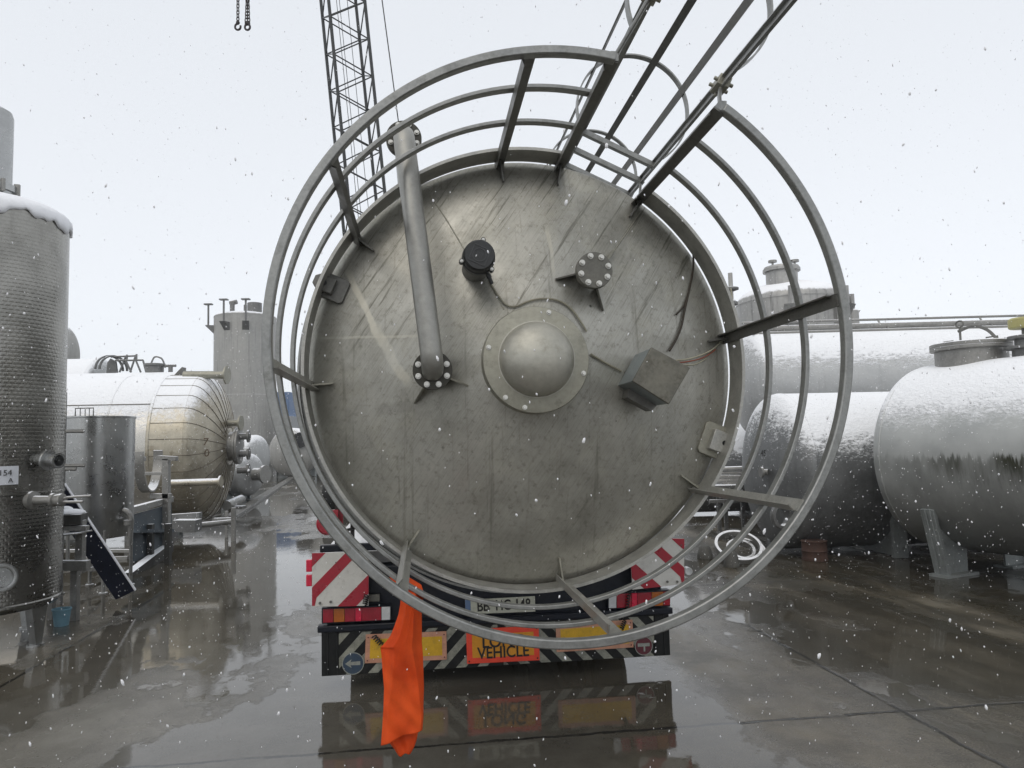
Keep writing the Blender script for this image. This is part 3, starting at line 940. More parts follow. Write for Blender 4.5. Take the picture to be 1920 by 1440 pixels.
# chevrons painted on the bumper, mirrored about the middle
m = MB()
zb2, zt2 = zb + 0.004, zt - 0.045
xm = (xl + xr) / 2
def clip_stripe(x0, wd, sgn, lo, hi):
    hgt = zt2 - zb2
    p = [(x0, zb2), (x0 + wd, zb2), (x0 + wd + sgn * hgt * 0.95, zt2), (x0 + sgn * hgt * 0.95, zt2)]
    # clip to lo..hi in x
    for side, lim in ((0, lo), (1, hi)):
        outp = []
        for i in range(len(p)):
            a, b = p[i], p[(i + 1) % len(p)]
            ia = a[0] >= lim if side == 0 else a[0] <= lim
            ib = b[0] >= lim if side == 0 else b[0] <= lim
            if ia: outp.append(a)
            if ia != ib:
                t = (lim - a[0]) / (b[0] - a[0])
                outp.append((lim, a[1] + (b[1] - a[1]) * t))
        p = outp
        if len(p) < 3: return None
    return p
x = xl - 0.3
while x < xr + 0.3:
    for sgn, lo, hi in ((1, xl + 0.12, xm - 0.02), (-1, xm + 0.02, xr - 0.12)):
        p = clip_stripe(x, 0.07, sgn, lo, hi)
        if p: m.prism([Vector((a, BY - 0.0015, b)) for a, b in p], YV * 0.0012)
    x += 0.155
m.build('chevron_stripe', M['stripe'], bump, smooth=False)

def board(name, pxs, y, mats, th=0.012, parent=None, border=0.0):
    """flat plate from picture corners (tl, tr, br, bl)"""
    q = [L(x, yy, y) for x, yy in pxs]
    m = MB()
    m.prism(q, YV * th)
    return m.build(name, mats, parent or tr, bevel=0.002), q
def inset(q, k, dy):
    c = sum(q, Vector()) / 4
    s_ = []
    for i in range(4):
        a, b, d = q[i], q[(i + 1) % 4], q[(i - 1) % 4]
        s_.append(a + (b - a).normalized() * k + (d - a).normalized() * k + YV * dy)
    return s_
def poly_in_quad(q, pts, dy):
    """u,v in 0..1 from the bottom left"""
    tl, tr_, brr, bll = q
    o = []
    for u, v in pts:
        lo = bll + (brr - bll) * u; hi = tl + (tr_ - tl) * u
        o.append(lo + (hi - lo) * v + YV * dy)
    return o
# red and white marker boards
def marker(pxs, mirror):
    o, q = board('warning_board', pxs, BY - 0.06, M['white'])
    m = MB()
    polys = [[(0, .74), (.24, 1), (0, 1)], [(0, .02), (.06, 0), (0, 0)], [(0, .06), (0, .36), (.62, 1), (.88, 1), (.93, .94), (.06, 0), (.0, 0)], [(.46, 0), (.80, 0), (1, .22), (1, .54)], ]
    polys = [[(0, .74), (.24, 1), (0, 1)], [(0, .02), (0, .36), (.60, 1), (.84, 1), (.08, .17), (0.05, 0.02)], [(.45, 0), (.78, 0), (1, .23), (1, .58)]]
    for p in polys:
        if mirror: p = [(1 - u, v) for u, v in p][::-1]
        m.prism(poly_in_quad(q, p, -0.0014), YV * 0.0012)
    m.build('red_stripe', M['red'], o, smooth=False)
    m = MB()
    for u, v in ((.33, .09), (.14, .07), (.42, .82), (.06, .86)):
        if mirror: u = 1 - u
        c = poly_in_quad(q, [(u, v)], -0.002)[0]
        m.cyl(c, c - YV * 0.008, 0.009 if v < .5 else 0.004, n=10)
    m.build('fixing', M['raildark'], o)
    return o, q
wbl, ql = marker(((585, 1037), (691, 1035), (691, 1136), (585, 1138)), False)
wbr, qr = marker(((1180, 1008), (1283, 1010), (1283, 1095), (1186, 1106)), True)
# little red side lamps beside the left board, round lamp beside the right one
m = MB()
for py in ((1050, 1072), (1078, 1099)):
    a = L(574, py[0], BY - 0.05); b = L(585, py[1], BY - 0.05)
    m.box(((a.x + b.x) / 2, BY - 0.03, (a.z + b.z) / 2), (abs(b.x - a.x), 0.05, abs(a.z - b.z)))
m.build('side_lamp', M['lensr2'], wbl, bevel=0.004)
c = L(1291, 1071, BY - 0.05)
m = MB(); m.cyl(c, c + YV * 0.05, 0.022, n=24); m.ring(c, XV, ZV, 0.022, 0.028, -0.05, 0.008, n=24)
m.box(c + Vector((-0.03, 0.04, 0)), (0.03, 0.01, 0.03))
m.build('marker_lamp', M['lensw'], wbr)
# tail lights
def tail(segs, parent_px):
    q = [L(x, y, BY - 0.01) for x, y in parent_px]
    m = MB(); m.prism(q, YV * 0.08)
    hous = m.build('tail_light', M['chassis'], tr, bevel=0.004)
    for u0, u1, mat, nm in segs:
        m = MB()
        m.prism(poly_in_quad(q, [(u0, .08), (u1, .08), (u1, .92), (u0, .92)], -0.008), YV * 0.02)
        m.build(nm, M[mat], hous, bevel=0.003)
    return hous
tail(((.02, .17, 'lensr', 'red_lens'), (.175, .33, 'lenso', 'amber_lens'), (.335, .48, 'lensr', 'red_lens'), (.485, .575, 'lensr2', 'reflector'), (.58, .86, 'lensr', 'red_lens'), (.865, .99, 'lensw', 'reversing_lens')),
     ((603, 1140), (733, 1135), (733, 1164), (603, 1170)))
tail(((.01, .13, 'lensw', 'reversing_lens'), (.135, .37, 'lensr', 'red_lens'), (.375, .46, 'lensr2', 'reflector'), (.465, .69, 'lensr', 'red_lens'), (.695, .88, 'lenso', 'amber_lens'), (.885, .99, 'lensr', 'red_lens')),
     ((1140, 1112), (1257, 1106), (1257, 1137), (1140, 1143)))
# reflective plates
def refl(pxs):
    o, q = board('reflective_plate', pxs, BY - 0.016, M['pinkb'])
    qi = inset(q, 0.032, -0.0015)
    m = MB(); m.prism(qi, YV * 0.0012)
    m.build('yellow_panel', M['yellow'], o, smooth=False)
    m = MB()
    for u, v in ((.03, .9), (.03, .1), (.97, .9), (.97, .1), (.5, .5)):
        c = poly_in_quad(q, [(u, v)], -0.002)[0]
        m.cyl(c, c - YV * 0.003, 0.005, n=8)
    m.build('rivet', M['dred'], o)
    return o
refl(((686, 1190), (837, 1184), (838, 1237), (684, 1244)))
refl(((1042, 1172), (1186, 1162), (1188, 1214), (1044, 1223)))
o, q = board('long_vehicle_sign', ((874, 1181), (1010, 1173), (1012, 1238), (876, 1245)), BY - 0.02, M['signr'])
qi = inset(q, 0.04, -0.0015)
m = MB(); m.prism(qi, YV * 0.0012); m.build('sign_panel', M['signy'], o, smooth=False)
us = (qi[1] - qi[0]).normalized(); vs_ = (qi[0] - qi[3]).normalized()
cen = sum(qi, Vector()) / 4
lettering('lettering', 'LONG', 0.115, cen + vs_ * 0.024 - YV * 0.003, us, vs_, M['ink'], o, 0.0018, 0.95)
lettering('lettering', 'VEHICLE', 0.115, cen - vs_ * 0.052 - YV * 0.003, us, vs_, M['ink'], o, 0.0018, 0.86)
m = MB()
for u, v in ((.03, .93), (.97, .93), (.97, .07), (.03, .07)):
    c = poly_in_quad(q, [(u, v)], -0.001)[0]
    m.cyl(c, c - YV * 0.003, 0.006, n=8)
m.build('rivet', M['ink'], o)
# number plate
o, q = board('number_plate', ((872, 1125), (1003, 1118), (1004, 1147), (873, 1152)), BY + 0.03, M['plate'])
us = (q[1] - q[0]).normalized(); vs_ = (q[0] - q[3]).normalized(); cen = sum(q, Vector()) / 4
lettering('lettering', 'BB  HG 148', 0.103, cen + us * 0.025 - YV * 0.002, us, vs_, M['ink'], o, 0.002, 0.78)
m = MB(); m.prism(poly_in_quad(q, [(0, 0), (.075, 0), (.075, 1), (0, 1)], -0.0015), YV * 0.0012)
m.build('blue_band', M['cont'], o, smooth=False)
m = MB()
for dz in (0.018, -0.018):
    c = cen - us * 0.087 + vs_ * dz - YV * 0.001
    m.cyl(c, c - YV * 0.002, 0.011, n=16)
m.build('seal', M['flange2'], o)
# round stickers
c = L(662, 1244, BY - 0.006)
m = MB(); m.cyl(c, c + YV * 0.005, 0.076, n=40); o = m.build('arrow_sign', M['blue'], tr)
m = MB()
arr = [(-.055, 0), (-.01, .03), (-.018, .011), (.05, .013), (.05, -.013), (-.018, -.011), (-.01, -.03)]
m.prism([c + Vector((x, -0.0015, z)) for x, z in arr], YV * 0.0012); m.ring(c, XV, ZV, 0.071, 0.076, 0, 0.002, n=40)
m.build('arrow', M['stickw'], o, smooth=False)
c = L(1207, 1211, BY - 0.006)
m = MB(); m.cyl(c, c + YV * 0.005, 0.068, n=40); o = m.build('no_entry_sign', M['dred'], tr)
m = MB(); m.box(c + Vector((0, -0.001, 0.008)), (0.09, 0.002, 0.024)); m.box(c + Vector((0.004, -0.001, -0.022)), (0.012, 0.002, 0.036)); m.ring(c, XV, ZV, 0.063, 0.068, 0, 0.002, n=40)
m.build('white_bar', M['stickw'], o, smooth=False)
# chassis, deck, wheels
m = MB()
m.box((xm, BY + 0.22, 0.62), (xr - xl - 0.06, 0.32, 0.42))
m.box((xm - 0.55, BY + 5, 0.68), (0.22, 9.4, 0.4)); m.box((xm + 0.55, BY + 5, 0.68), (0.22, 9.4, 0.4))
m.build('chassis', M['chassis'], tr, bevel=0.01)
m = MB()
m.box((xm, BY + 5.1, 0.885), (xr - xl + 0.02, 9.9, 0.09))
m.build('deck', M['deck'], tr, bevel=0.006)
for xx in (xl + 0.19, xr - 0.19):
    m = MB(); m.box((xx, BY + 0.04, 0.975), (0.40, 0.06, 0.05)); m.build('rear_beam', M['chassis'], tr, bevel=0.006)
for x0 in (700, 1160):
    a = L(x0, 1122, BY); m = MB(); m.box((a.x, BY + 0.02, a.z), (0.09, 0.03, 0.05)); m.build('work_lamp', M['flange2'], tr, bevel=0.004)
for yy in (1.15, 2.35, 3.55):
    for xx in (xl + 0.26, xr - 0.26):
        m = MB()
        cx_ = Vector((xx, BY + yy, 0.40))
        m.lathe([(0.2, -0.13), (0.36, -0.14), (0.40, -0.10), (0.40, 0.10), (0.36, 0.14), (0.2, 0.13)], cx_, XV, 40)
        wh = m.build('wheel', M['rubber'], tr)
        m = MB(); m.lathe([(0.0, -0.06), (0.12, -0.06), (0.14, -0.1), (0.2, -0.11), (0.2, 0.11), (0.14, 0.1), (0.0, 0.06)], cx_, XV, 32)
        m.build('rim', M['flange2'], wh)
# curly air/electric lines hanging at the rear
def coil(p, q_, r, turns, par):
    m = MB(); p, q_ = Vector(p), Vector(q_); u, v, d = frame_of(q_ - p); ln = (q_ - p).length
    m.tube([p + d * ln * t / (turns * 10) + (u * math.cos(t * .628) + v * math.sin(t * .628)) * r for t in range(turns * 10 + 1)], 0.0045, 6)
    return m.build('coiled_cable', M['ink'], par)
coil(L(700, 1192, BY - 0.05), L(716, 1209, BY - 0.05), 0.016, 5, tr)
coil(L(687, 1115, BY - 0.08), L(684, 1134, BY - 0.08), 0.016, 5, tr)
coil(L(1180, 1110, BY - 0.04), L(1176, 1142, BY - 0.04), 0.012, 6, tr)
coil(L(1172, 1162, BY - 0.05), L(1165, 1180, BY - 0.05), 0.014, 5, tr)
# stake posts with red boards on the left edge of the deck
sp = thing('stake_post', 'black stake post with red boards standing on the snowy left edge of the trailer deck', 'post', ORG, YAW)
a = L(632, 1026, BY + 0.25); b = L(632, 930, BY + 0.25)
m = MB(); m.bar(Vector((a.x, a.y, 0.93)), b, 0.03, 0.03); m.bar(Vector((a.x + .09, a.y + 0.25, 0.93)), b + Vector((.09, .25, -.1)), 0.03, 0.03)
m.bar(Vector((a.x, a.y, 1.06)), Vector((a.x + .2, a.y + .5, 1.06)), 0.015, 0.02)
m.build('stake', M['ink'], sp)
m = MB(); b1 = L(637, 925, BY + 0.26); b2 = L(637, 985, BY + 0.26); m.bar(b1, b2, 0.05, 0.03); m.build('red_board', M['red'], sp, bevel=0.008)
m = MB(); c = L(615, 982, BY + 0.2); m.lathe([(0.0, -0.02), (0.07, -0.02), (0.085, 0), (0.07, 0.03), (0, 0.04)], c, YV, 24); m.box(c + ZV * 0.05 + YV * 0.01, (0.15, 0.04, 0.1)); m.build('red_lamp', M['lensr'], sp)

# ================================================================== orange warning vest hanging on the rails
vest = thing('warning_vest', 'bright orange hi-vis vest hung as a flag from the lower left of the railing', 'vest', ORG, YAW)
rows = [(1078, 728, 760), (1096, 738, 790), (1116, 752, 796), (1135, 750, 789), (1152, 747, 791), (1172, 740, 791), (1192, 732, 791), (1205, 722, 791), (1214, 713, 792), (1228, 715, 793), (1255, 717, 794), (1290, 720, 795), (1325, 719, 794), (1360, 717, 794), (1398, 714, 792), (1420, 714, 792)]
rows_b = rows[:-3] + [(1360, 722, 788), (1392, 728, 782), (1404, 738, 778), (1419, 748, 770)]
def rowlerp(y, rows):
    for i in range(len(rows) - 1):
        if rows[i][0] <= y <= rows[i + 1][0]:
            t = (y - rows[i][0]) / (rows[i + 1][0] - rows[i][0])
            return [rows[i][k] + (rows[i + 1][k] - rows[i][k]) * t for k in (1, 2)]
    return rows[-1][1:]
NU, NV = 64, 120
def vest_layer(dy, ph, wk, y0, y1, name):
    m = MB(); vs = []
    for j in range(NV + 1):
        y = y0 + (y1 - y0) * j / NV
        a, b = rowlerp(y, rows if ph < 1 else rows_b)
        cx_ = (a + b) / 2; hw = (b - a) / 2 * wk
        tv = (y - 1078) / 340
        for i in range(NU + 1):
            u = i / NU
            x = cx_ + hw * (2 * u - 1)
            # hanging folds fan out from the rail
            # flat middle, two flaps folded back along sharp creases
            uL = 0.30 if y < 1215 else 0.30 - 0.22 * min(1, (y - 1215) / 110) + (0.0 if y < 1212 else 0.04)
            uR = 0.62 + 0.33 * min(1, max(0, (y - 1129) / 215))
            f = 0.0
            if u < uL: f += (uL - u) * 0.16 + 0.003 * math.sin((uL - u) * 18)
            if u > uR: f += (u - uR) * 0.22 + 0.004 * math.sin((u - uR) * 14)
            f += tv * (0.004 * math.sin(u * 9 + tv * 3 + ph) + 0.0035 * math.sin(tv * 16 + u * 7 + ph)) + 0.0025 * math.sin(tv * 41 - u * 13)
            f -= 0.003 * math.exp(-((u - 0.5 - .04 * math.sin(tv * 5)) / 0.035) ** 2) * max(0, 1 - tv * 1.6)
            dep = -0.885 + dy + f + (0.13 * max(0, 0.14 - tv) / 0.14)
            ragged = (u * -30 * (1 if ph < 1 else .2) + 2 * math.sin(u * 9)) * max(0, (j - NV + 30) / 30)
            vs.append(L(x, y + ragged, dep))
    fs = [(j * (NU + 1) + i, j * (NU + 1) + i + 1, (j + 1) * (NU + 1) + i + 1, (j + 1) * (NU + 1) + i) for j in range(NV) for i in range(NU)]
    m.add(vs, fs)
    o = m.build(name, M['orange'], vest, angle=40)
    sd = o.modifiers.new('thickness', 'SOLIDIFY'); sd.thickness = 0.0015
    return o
vest_layer(0.0, 0.4, 1.0, 1078, 1398, 'front_panel')
vest_layer(0.035, 2.2, 0.96, 1100, 1418, 'back_panel')

# ================================================================== lying tank builder
def ell(Rr, dep, n=14):
    return [(Rr * math.cos(i * PI / 2 / n), dep * math.sin(i * PI / 2 / n)) for i in range(n + 1)]
def h_tank(name, label, cx_, cz, cy, az, Rr, length, hd, mat, headmat=None, saddles=(), seams=True, group=None, sadmat='leg'):
    """cylinder from end point (cx,cy,cz) along azimuth az (degrees from +Y towards +X) for `length`"""
    t = thing(name, label, 'tank', (cx_, cy, 0), 0, group)
    a = R_(az)
    d = Vector((math.sin(a), math.cos(a), 0))
    o = Vector((0, 0, cz))
    m = MB(); m.lathe([(Rr, 0), (Rr, length * .33), (Rr, length * .66), (Rr, length)], o, d, 72)
    if seams:
        for s_ in (0.02, length * .5, length - 0.02):
            m.lathe([(Rr + .001, s_ - .012), (Rr + .006, s_ - .006), (Rr + .006, s_ + .006), (Rr + .001, s_ + .012)], o, d, 72)
    m.build('shell', M[mat], t)
    for e, s_ in ((o, -1), (o + d * length, 1)):
        m = MB(); m.lathe([(r, s_ * h_) for r, h_ in ell(Rr, hd)], e, d, 72)
        m.build('head', M[headmat or mat], t)
    side = Vector((d.y, -d.x, 0))
    for s_ in saddles:
        m = MB()
        c = o + d * s_
        w_ = Rr * 0.82
        arc = [c + side * (w_ * k / 8) + ZV * (-math.sqrt(max(0, Rr * Rr - (w_ * k / 8) ** 2)) - 0.002) for k in range(-8, 9)]
        base_ = [Vector((p.x, p.y, 0.02)) for p in (arc[-1], arc[0])]
        m.prism([p - d * 0.02 for p in arc + base_], d * 0.04)
        for k in (-w_, w_):
            p = c + side * k
            m.box(Vector((p.x, p.y, (cz - Rr * .45) / 2)), (0.2, 0.06, cz - Rr * .45 - .02), Matrix.Rotation(-math.atan2(d.y, d.x) * -1, 3, 'Z'))
        m.build('saddle', M[sadmat], t)
    return t, o, d, side

# near right tank with algae
NRD = Vector((math.sin(R_(155)), math.cos(R_(155)), 0))
fe = Vector((5.52, 9.72, 1.40))
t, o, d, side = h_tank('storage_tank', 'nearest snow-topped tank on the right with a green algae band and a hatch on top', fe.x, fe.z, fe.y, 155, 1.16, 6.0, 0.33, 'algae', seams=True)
# splayed saddle legs on the side towards the road
sideL = -side if (-side).x < 0 else side
for s_ in (0.5, 1.78, 4.3):
    for sg, sdv in ((1, sideL), (-1, -sideL)):
        c = o + d * s_
        m = MB()
        top = c + sdv * 0.99 + ZV * (-0.60)
        foot = c + sdv * 0.80; foot = Vector((foot.x, foot.y, 0.03))
        # pad against the shell, box post leaning inwards, foot plate
        m.bar(top, foot, 0.05, 0.17, d)
        m.bar(top + sdv * 0.03 - d * 0.03, foot + sdv * 0.03 - d * 0.03, 0.012, 0.03, d)
        m.bar(top + sdv * 0.03 + d * 0.03, foot + sdv * 0.03 + d * 0.03, 0.012, 0.03, d)
        lp = m.build('saddle_leg', M['leg'], t, bevel=0.004)
        m = MB()
        pts = []
        for k in range(0, 9):
            ww = 0.96 - (0.96 - 0.36) * k / 8
            pts.append(c + sdv * ww + ZV * (-math.sqrt(1.16 ** 2 - ww * ww) - 0.003))
        pts += [Vector(((c + sdv * 0.36).x, (c + sdv * 0.36).y, 0.03)), foot.copy()]
        m.prism([p - d * 0.012 for p in pts], d * 0.024)
        m.build('gusset', M['leg'], lp)
        m = MB(); m.box(Vector(((c + sdv * 0.6).x, (c + sdv * 0.6).y, 0.015)), (0.24, 0.56, 0.03), Matrix.Rotation(R_(25 - 90), 3, 'Z') if False else Matrix.Rotation(math.atan2(d.y, d.x), 3, 'Z'))
        m.build('base_plate', M['leg'], lp)
# hatch
def local(tk, p): return p - Vector(tk.location)
hp = o + d * 0.5 + ZV * 1.06
m = MB()
m.lathe([(0.40, 0), (0.40, 0.24), (0.44, 0.24), (0.45, 0.25), (0.45, 0.28), (0.44, 0.285), (0.45, 0.29), (0.45, 0.325), (0.43, 0.335), (0, 0.36)], hp, ZV, 64)
hatch = m.build('hatch', M['lsteel'], t)
m = MB()
hz = hp + ZV * 0.33
ls = -d
m.tube([hz + ls * .12, hz + ls * .12 + ZV * .22], 0.014, 8)
m.tube([hz + ls * .12 + ZV * .22 + d * (0.05 * math.cos(k * PI / 6)) + ZV * (0.04 + 0.04 * math.sin(k * PI / 6)) for k in range(12)], 0.011, 8, closed=True)
m.tube(smooth_path([hz + ls * .14 + ZV * .17, hz + d * .05 + ZV * .21, hz + d * .22 + ZV * .14, hz + d * .34 + ZV * .0]), 0.02, 8)
for c_, wd in ((hz + d * .2 - sideL * .12, .07), (hz - d * .28, .06)):
    m.tube([c_ - d * wd, c_ - d * wd + ZV * .06, c_ + d * wd + ZV * .06, c_ + d * wd], 0.010, 8)
m.build('hatch_handle', M['raildark'], hatch)
vp_ = o + d * 1.18 + ZV * 1.08
m = MB()
m.lathe([(0.16, 0), (0.16, 0.16), (0.24, 0.16), (0.24, 0.19), (0.13, 0.20), (0.13, 0.27), (0.2, 0.28), (0.2, 0.31), (0.05, 0.33), (0.05, 0.4), (0.0, 0.4)], vp_, ZV, 40)
vl = m.build('vent_valve', M['steel'], t)
m = MB(); m.lathe([(0, 0.40), (0.17, 0.40), (0.18, 0.41), (0.18, 0.50), (0.16, 0.52), (0, 0.525)], vp_, ZV, 40); m.build('vent_hood', M['ycap'], vl)

# tank 45 behind it
a45 = 85
t, o, d, side = h_tank('storage_tank', 'snow-dusted dark tank marked 45 lying behind the algae tank', 3.93, 1.19, 11.1, a45, 1.13, 7.5, 0.36, 'tank45', saddles=(1.2, 5.4))
pc = Vector((3.93, 11.1, 0))
hn = -d
def on_head(px, py, Y):
    dd = ray(px, py)
    for k in range(600):
        yy = 9.5 + k * 0.004
        p = EYE + dd * (yy / dd.y) - pc
        qq = p - o; s_ = qq.dot(d); rr = (qq - d * s_).length
        if (s_ < 0 and (rr / 1.135) ** 2 + (s_ / 0.365) ** 2 < 1) or (s_ >= 0 and rr < 1.135): return p
    return P(px, py, Y) - pc
cpt = on_head(1432, 850, 10.55) - d * 0.004
MBt = lettering('lettering', '45', 0.125, cpt, d.cross(ZV).normalized() * -1 if False else (-d * -0.25 + Vector((-side.x, -side.y, 0)) * (1 if -side.y < 0 else -1)), ZV, M['ink'], t)
m = MB(); q = on_head(1440, 885, 10.5); m.cyl(q, q - side * 0.06 + d * -0.08, 0.04, n=12); m.cyl(q + d * -0.08, q + d * -0.11, 0.075, n=16); m.build('drain_nozzle', M['lsteel'], t)

# long tank on high supports behind, pipes along its top
t, o, d, side = h_tank('storage_tank', 'long pale tank behind, raised above the others with pipes along its top', 4.72, 2.72, 14.6, 91, 1.02, 13.0, 0.32, 'tankhi', saddles=(1.5, 6.5, 11))
m = MB()
for zz, yy, rr in ((1.24, 0.2, 0.025), (1.07, -0.12, 0.055), (0.94, -0.42, 0.03)):
    q = o + ZV * zz + Vector((0, yy, 0))
    m.cyl(q + d * -0.1, q + d * 13.0, rr, n=14)
for k in range(7):
    q = o + d * (0.6 + k * 2.0)
    m.bar(q + ZV * 0.98, q + ZV * 1.24 + Vector((0, .2, 0)), 0.03, 0.02)
    m.bar(q + ZV * 0.9 + Vector((0, -.3, 0)), q + ZV * 1.07 + Vector((0, -.12, 0)), 0.02, 0.02)
m.build('top_pipe', M['lsteel'], t)

t, o, d, side = h_tank('storage_tank', 'added dark tank under the long pale tank, blocking the sky behind', 3.95, 1.05, 16.8, 90, 1.0, 15.0, 0.3, 'tank45', saddles=(1.5, 12))  # added tank that blocks sky and light from behind the front tanks

# upright vessel far right
def v_tank(name, label, x, y, Rr, z0, z1, dome, mat, n=72):
    t = thing(name, label, 'silo', (x, y, 0))
    m = MB(); m.lathe([(Rr, z0), (Rr, (z0 + z1) / 2 - .01), (Rr + .008, (z0 + z1) / 2), (Rr, (z0 + z1) / 2 + .01), (Rr, z1)], (0, 0, 0), ZV, n)
    m.build('shell', M[mat], t)
    m = MB(); m.lathe([(Rr + .012, z1 - 0.03), (Rr + .012, z1)] + [(r, z1 + h_) for r, h_ in ell(Rr, dome)], (0, 0, 0), ZV, n)
    m.build('roof', M[mat], t)
    return t
pv = P(1482, 560, 22.0)
t = v_tank('upright_vessel', 'stained upright vessel with domed top and manhole rising behind the long tank on the right', pv.x, 22.0, 1.56, 0.1, 5.62, 0.62, 'silo2')
m = MB()
mp = P(1466, 525, 21.4) - Vector((pv.x, 22.0, 0))
m.lathe([(0.44, -0.2), (0.44, 0.42), (0.52, 0.42), (0.52, 0.5), (0.5, 0.5), (0.48, 0.56), (0.0, 0.62)], (mp.x, mp.y, 6.02), ZV, 40)
mh = m.build('manhole', M['silo2'], t)
m = MB()
for dx in (-0.28, 0.12, 0.36):
    m.cyl((mp.x + dx, mp.y - 0.1, 6.6), (mp.x + dx, mp.y - 0.1, 6.74), 0.03, n=10)
    m.cyl((mp.x + dx, mp.y - 0.1, 6.70), (mp.x + dx, mp.y - 0.1, 6.76), 0.12, n=16)
m.build('hand_nut', M['lsteel'], mh)
for px, y0, y1 in ((1441, 525, 575), (1557, 510, 558), (1603, 536, 575)):
    ang = {1441: 250, 1557: 305, 1603: 355}[px]
    e = Vector((math.cos(R_(ang)), math.sin(R_(ang)), 0)); tt = Vector((-e.y, e.x, 0))
    c = e * 1.56 + ZV * 5.2
    m = MB()
    m.prism([c - tt * .2 + ZV * .1, c - tt * .2 + e * .36 + ZV * .1, c - tt * .2 - ZV * .45], tt * 0.4)
    m.cyl(c + e * .2 + ZV * .1, c + e * .2 + ZV * .62, 0.075, n=16)
    m.build('lifting_lug', M['silo2'], t)
m = MB(); q = P(1598, 602, 21.5) - Vector((pv.x, 22.0, 0)); m.cyl((q.x, q.y, 4.6), (q.x, q.y, 5.25), 0.19, n=24); m.ball((q.x, q.y, 5.25), 0.19, 16, (1, 1, .4))
m.build('side_pot', M['silo2'], t)
pv2 = P(1372, 575, 19.5)
t = thing('pipe_fitting_stack', 'dark valve fittings on a thin standpipe just right of the vessel rim', 'valve', (pv2.x, 19.5, 0))
m = MB(); m.cyl((0, 0, 0), (0, 0, pv2.z + .9), 0.06, n=12); m.build('standpipe', M['silo'], t)
m = MB(); m.lathe([(0.06, 0), (0.16, .05), (0.16, .12), (.05, .2), (.05, .4), (.2, .45), (.2, .5), (0, .55)], (0, 0, pv2.z), ZV, 20); m.build('valve', M['steel'], t)

# ================================================================== left: dimple jacketed tank 154 A
DX, DYY, DR = -4.868, 6.866, 0.65
t = thing('dimple_jacket_tank', 'tall dimple-jacketed stainless tank labelled 154 A at the left edge with snow on its shoulder', 'tank', (DX, DYY, 0))
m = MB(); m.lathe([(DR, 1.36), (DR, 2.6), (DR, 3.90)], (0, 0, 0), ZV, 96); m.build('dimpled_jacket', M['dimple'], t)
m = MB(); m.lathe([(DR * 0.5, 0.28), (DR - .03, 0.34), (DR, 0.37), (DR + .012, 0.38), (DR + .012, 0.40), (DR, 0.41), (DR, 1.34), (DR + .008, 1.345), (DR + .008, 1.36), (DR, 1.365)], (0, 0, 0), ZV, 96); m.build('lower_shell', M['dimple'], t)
m = MB(); m.lathe([(DR, 3.90), (DR + .01, 3.905), (DR + .01, 3.92), (DR - .02, 3.94), (0.24, 4.05), (0.2, 4.05), (0.2, 4.16)], (0, 0, 0), ZV, 96); m.build('shoulder', M['plain'], t)
m = MB(); m.lathe([(0.2, 4.16), (0.22, 4.165), (0.22, 4.225), (0.17, 4.23), (0.17, 4.9), (0.155, 4.95), (0.10, 4.985), (0, 5.0)], (0, 0, 0), ZV, 64); nk = m.build('neck', M['plain'], t)
for k in range(8):
    a = 2 * PI * k / 8 + 0.25
    e = Vector((math.cos(a), math.sin(a), 0))
    m = MB(); m.box(e * 0.22 + ZV * 4.195, (0.05, 0.03, 0.12), Matrix.Rotation(a, 3, 'Z')); m.build('clamp', M['lsteel'], nk, bevel=0.004)
# snow cap on the shoulder, ragged lower edge
m = MB(); n_ = 160; prof_n = 9; vs = []; fs = []
for i in range(n_):
    a = 2 * PI * i / n_
    rag = 0.045 + 0.024 * math.sin(a * 5 + 1) + 0.022 * math.sin(a * 13) + 0.012 * math.sin(a * 31 + 2) + 0.01 * random.random()
    for r, z in ((0.205, 4.125), (0.3, 4.095), (0.45, 4.05), (0.56, 4.01), (0.63, 3.975), (0.668, 3.93), (0.676, 3.90 - rag * .5), (0.672, 3.885 - rag), (0.655, 3.88 - rag)):
        jj = 0.008 * (random.random() - .5)
        vs.append(Vector((math.cos(a) * (r + jj), math.sin(a) * (r + jj), z + jj)))
for i in range(n_):
    k = (i + 1) % n_
    fs += [(i * prof_n + j, k * prof_n + j, k * prof_n + j + 1, i * prof_n + j + 1) for j in range(prof_n - 1)]
m.add(vs, fs); m.build('snow_cap', M['snowm'], t, angle=80)
def dsurf(px, py, off=0.0):
    """point on the jacket seen at this pixel"""
    d = ray(px, py); ox, oy = -DX, -DYY
    a = d.x ** 2 + d.y ** 2; b = 2 * (ox * d.x + oy * d.y); c = ox * ox + oy * oy - (DR + off) ** 2
    disc_ = max(0, b * b - 4 * a * c)
    s_ = (-b - math.sqrt(disc_)) / (2 * a)
    p = EYE + d * s_
    return Vector((p.x - DX, p.y - DYY, p.z))
# label
c = dsurf(2, 892, 0.006); e = Vector((c.x, c.y, 0)).normalized(); tt = Vector((-e.y, e.x, 0))
m = MB(); cols = 8
vs = []
for i in range(cols + 1):
    a = math.atan2(c.y, c.x) + (i / cols - .5) * (0.26 / DR)
    for z in (c.z - 0.08, c.z + 0.08): vs.append(Vector((math.cos(a) * (DR + .008), math.sin(a) * (DR + .008), z)))
m.add(vs, [(2 * i, 2 * i + 2, 2 * i + 3, 2 * i + 1) for i in range(cols)]); lb = m.build('tank_label', M['label'], t)
pc_ = dsurf(10, 887, 0.014); lettering('lettering', '154', 0.068, pc_ + ZV * 0.0, tt, ZV, M['ink'], lb)
pc_ = dsurf(20, 901, 0.014); lettering('lettering', 'A', 0.055, pc_, tt, ZV, M['ink'], lb)
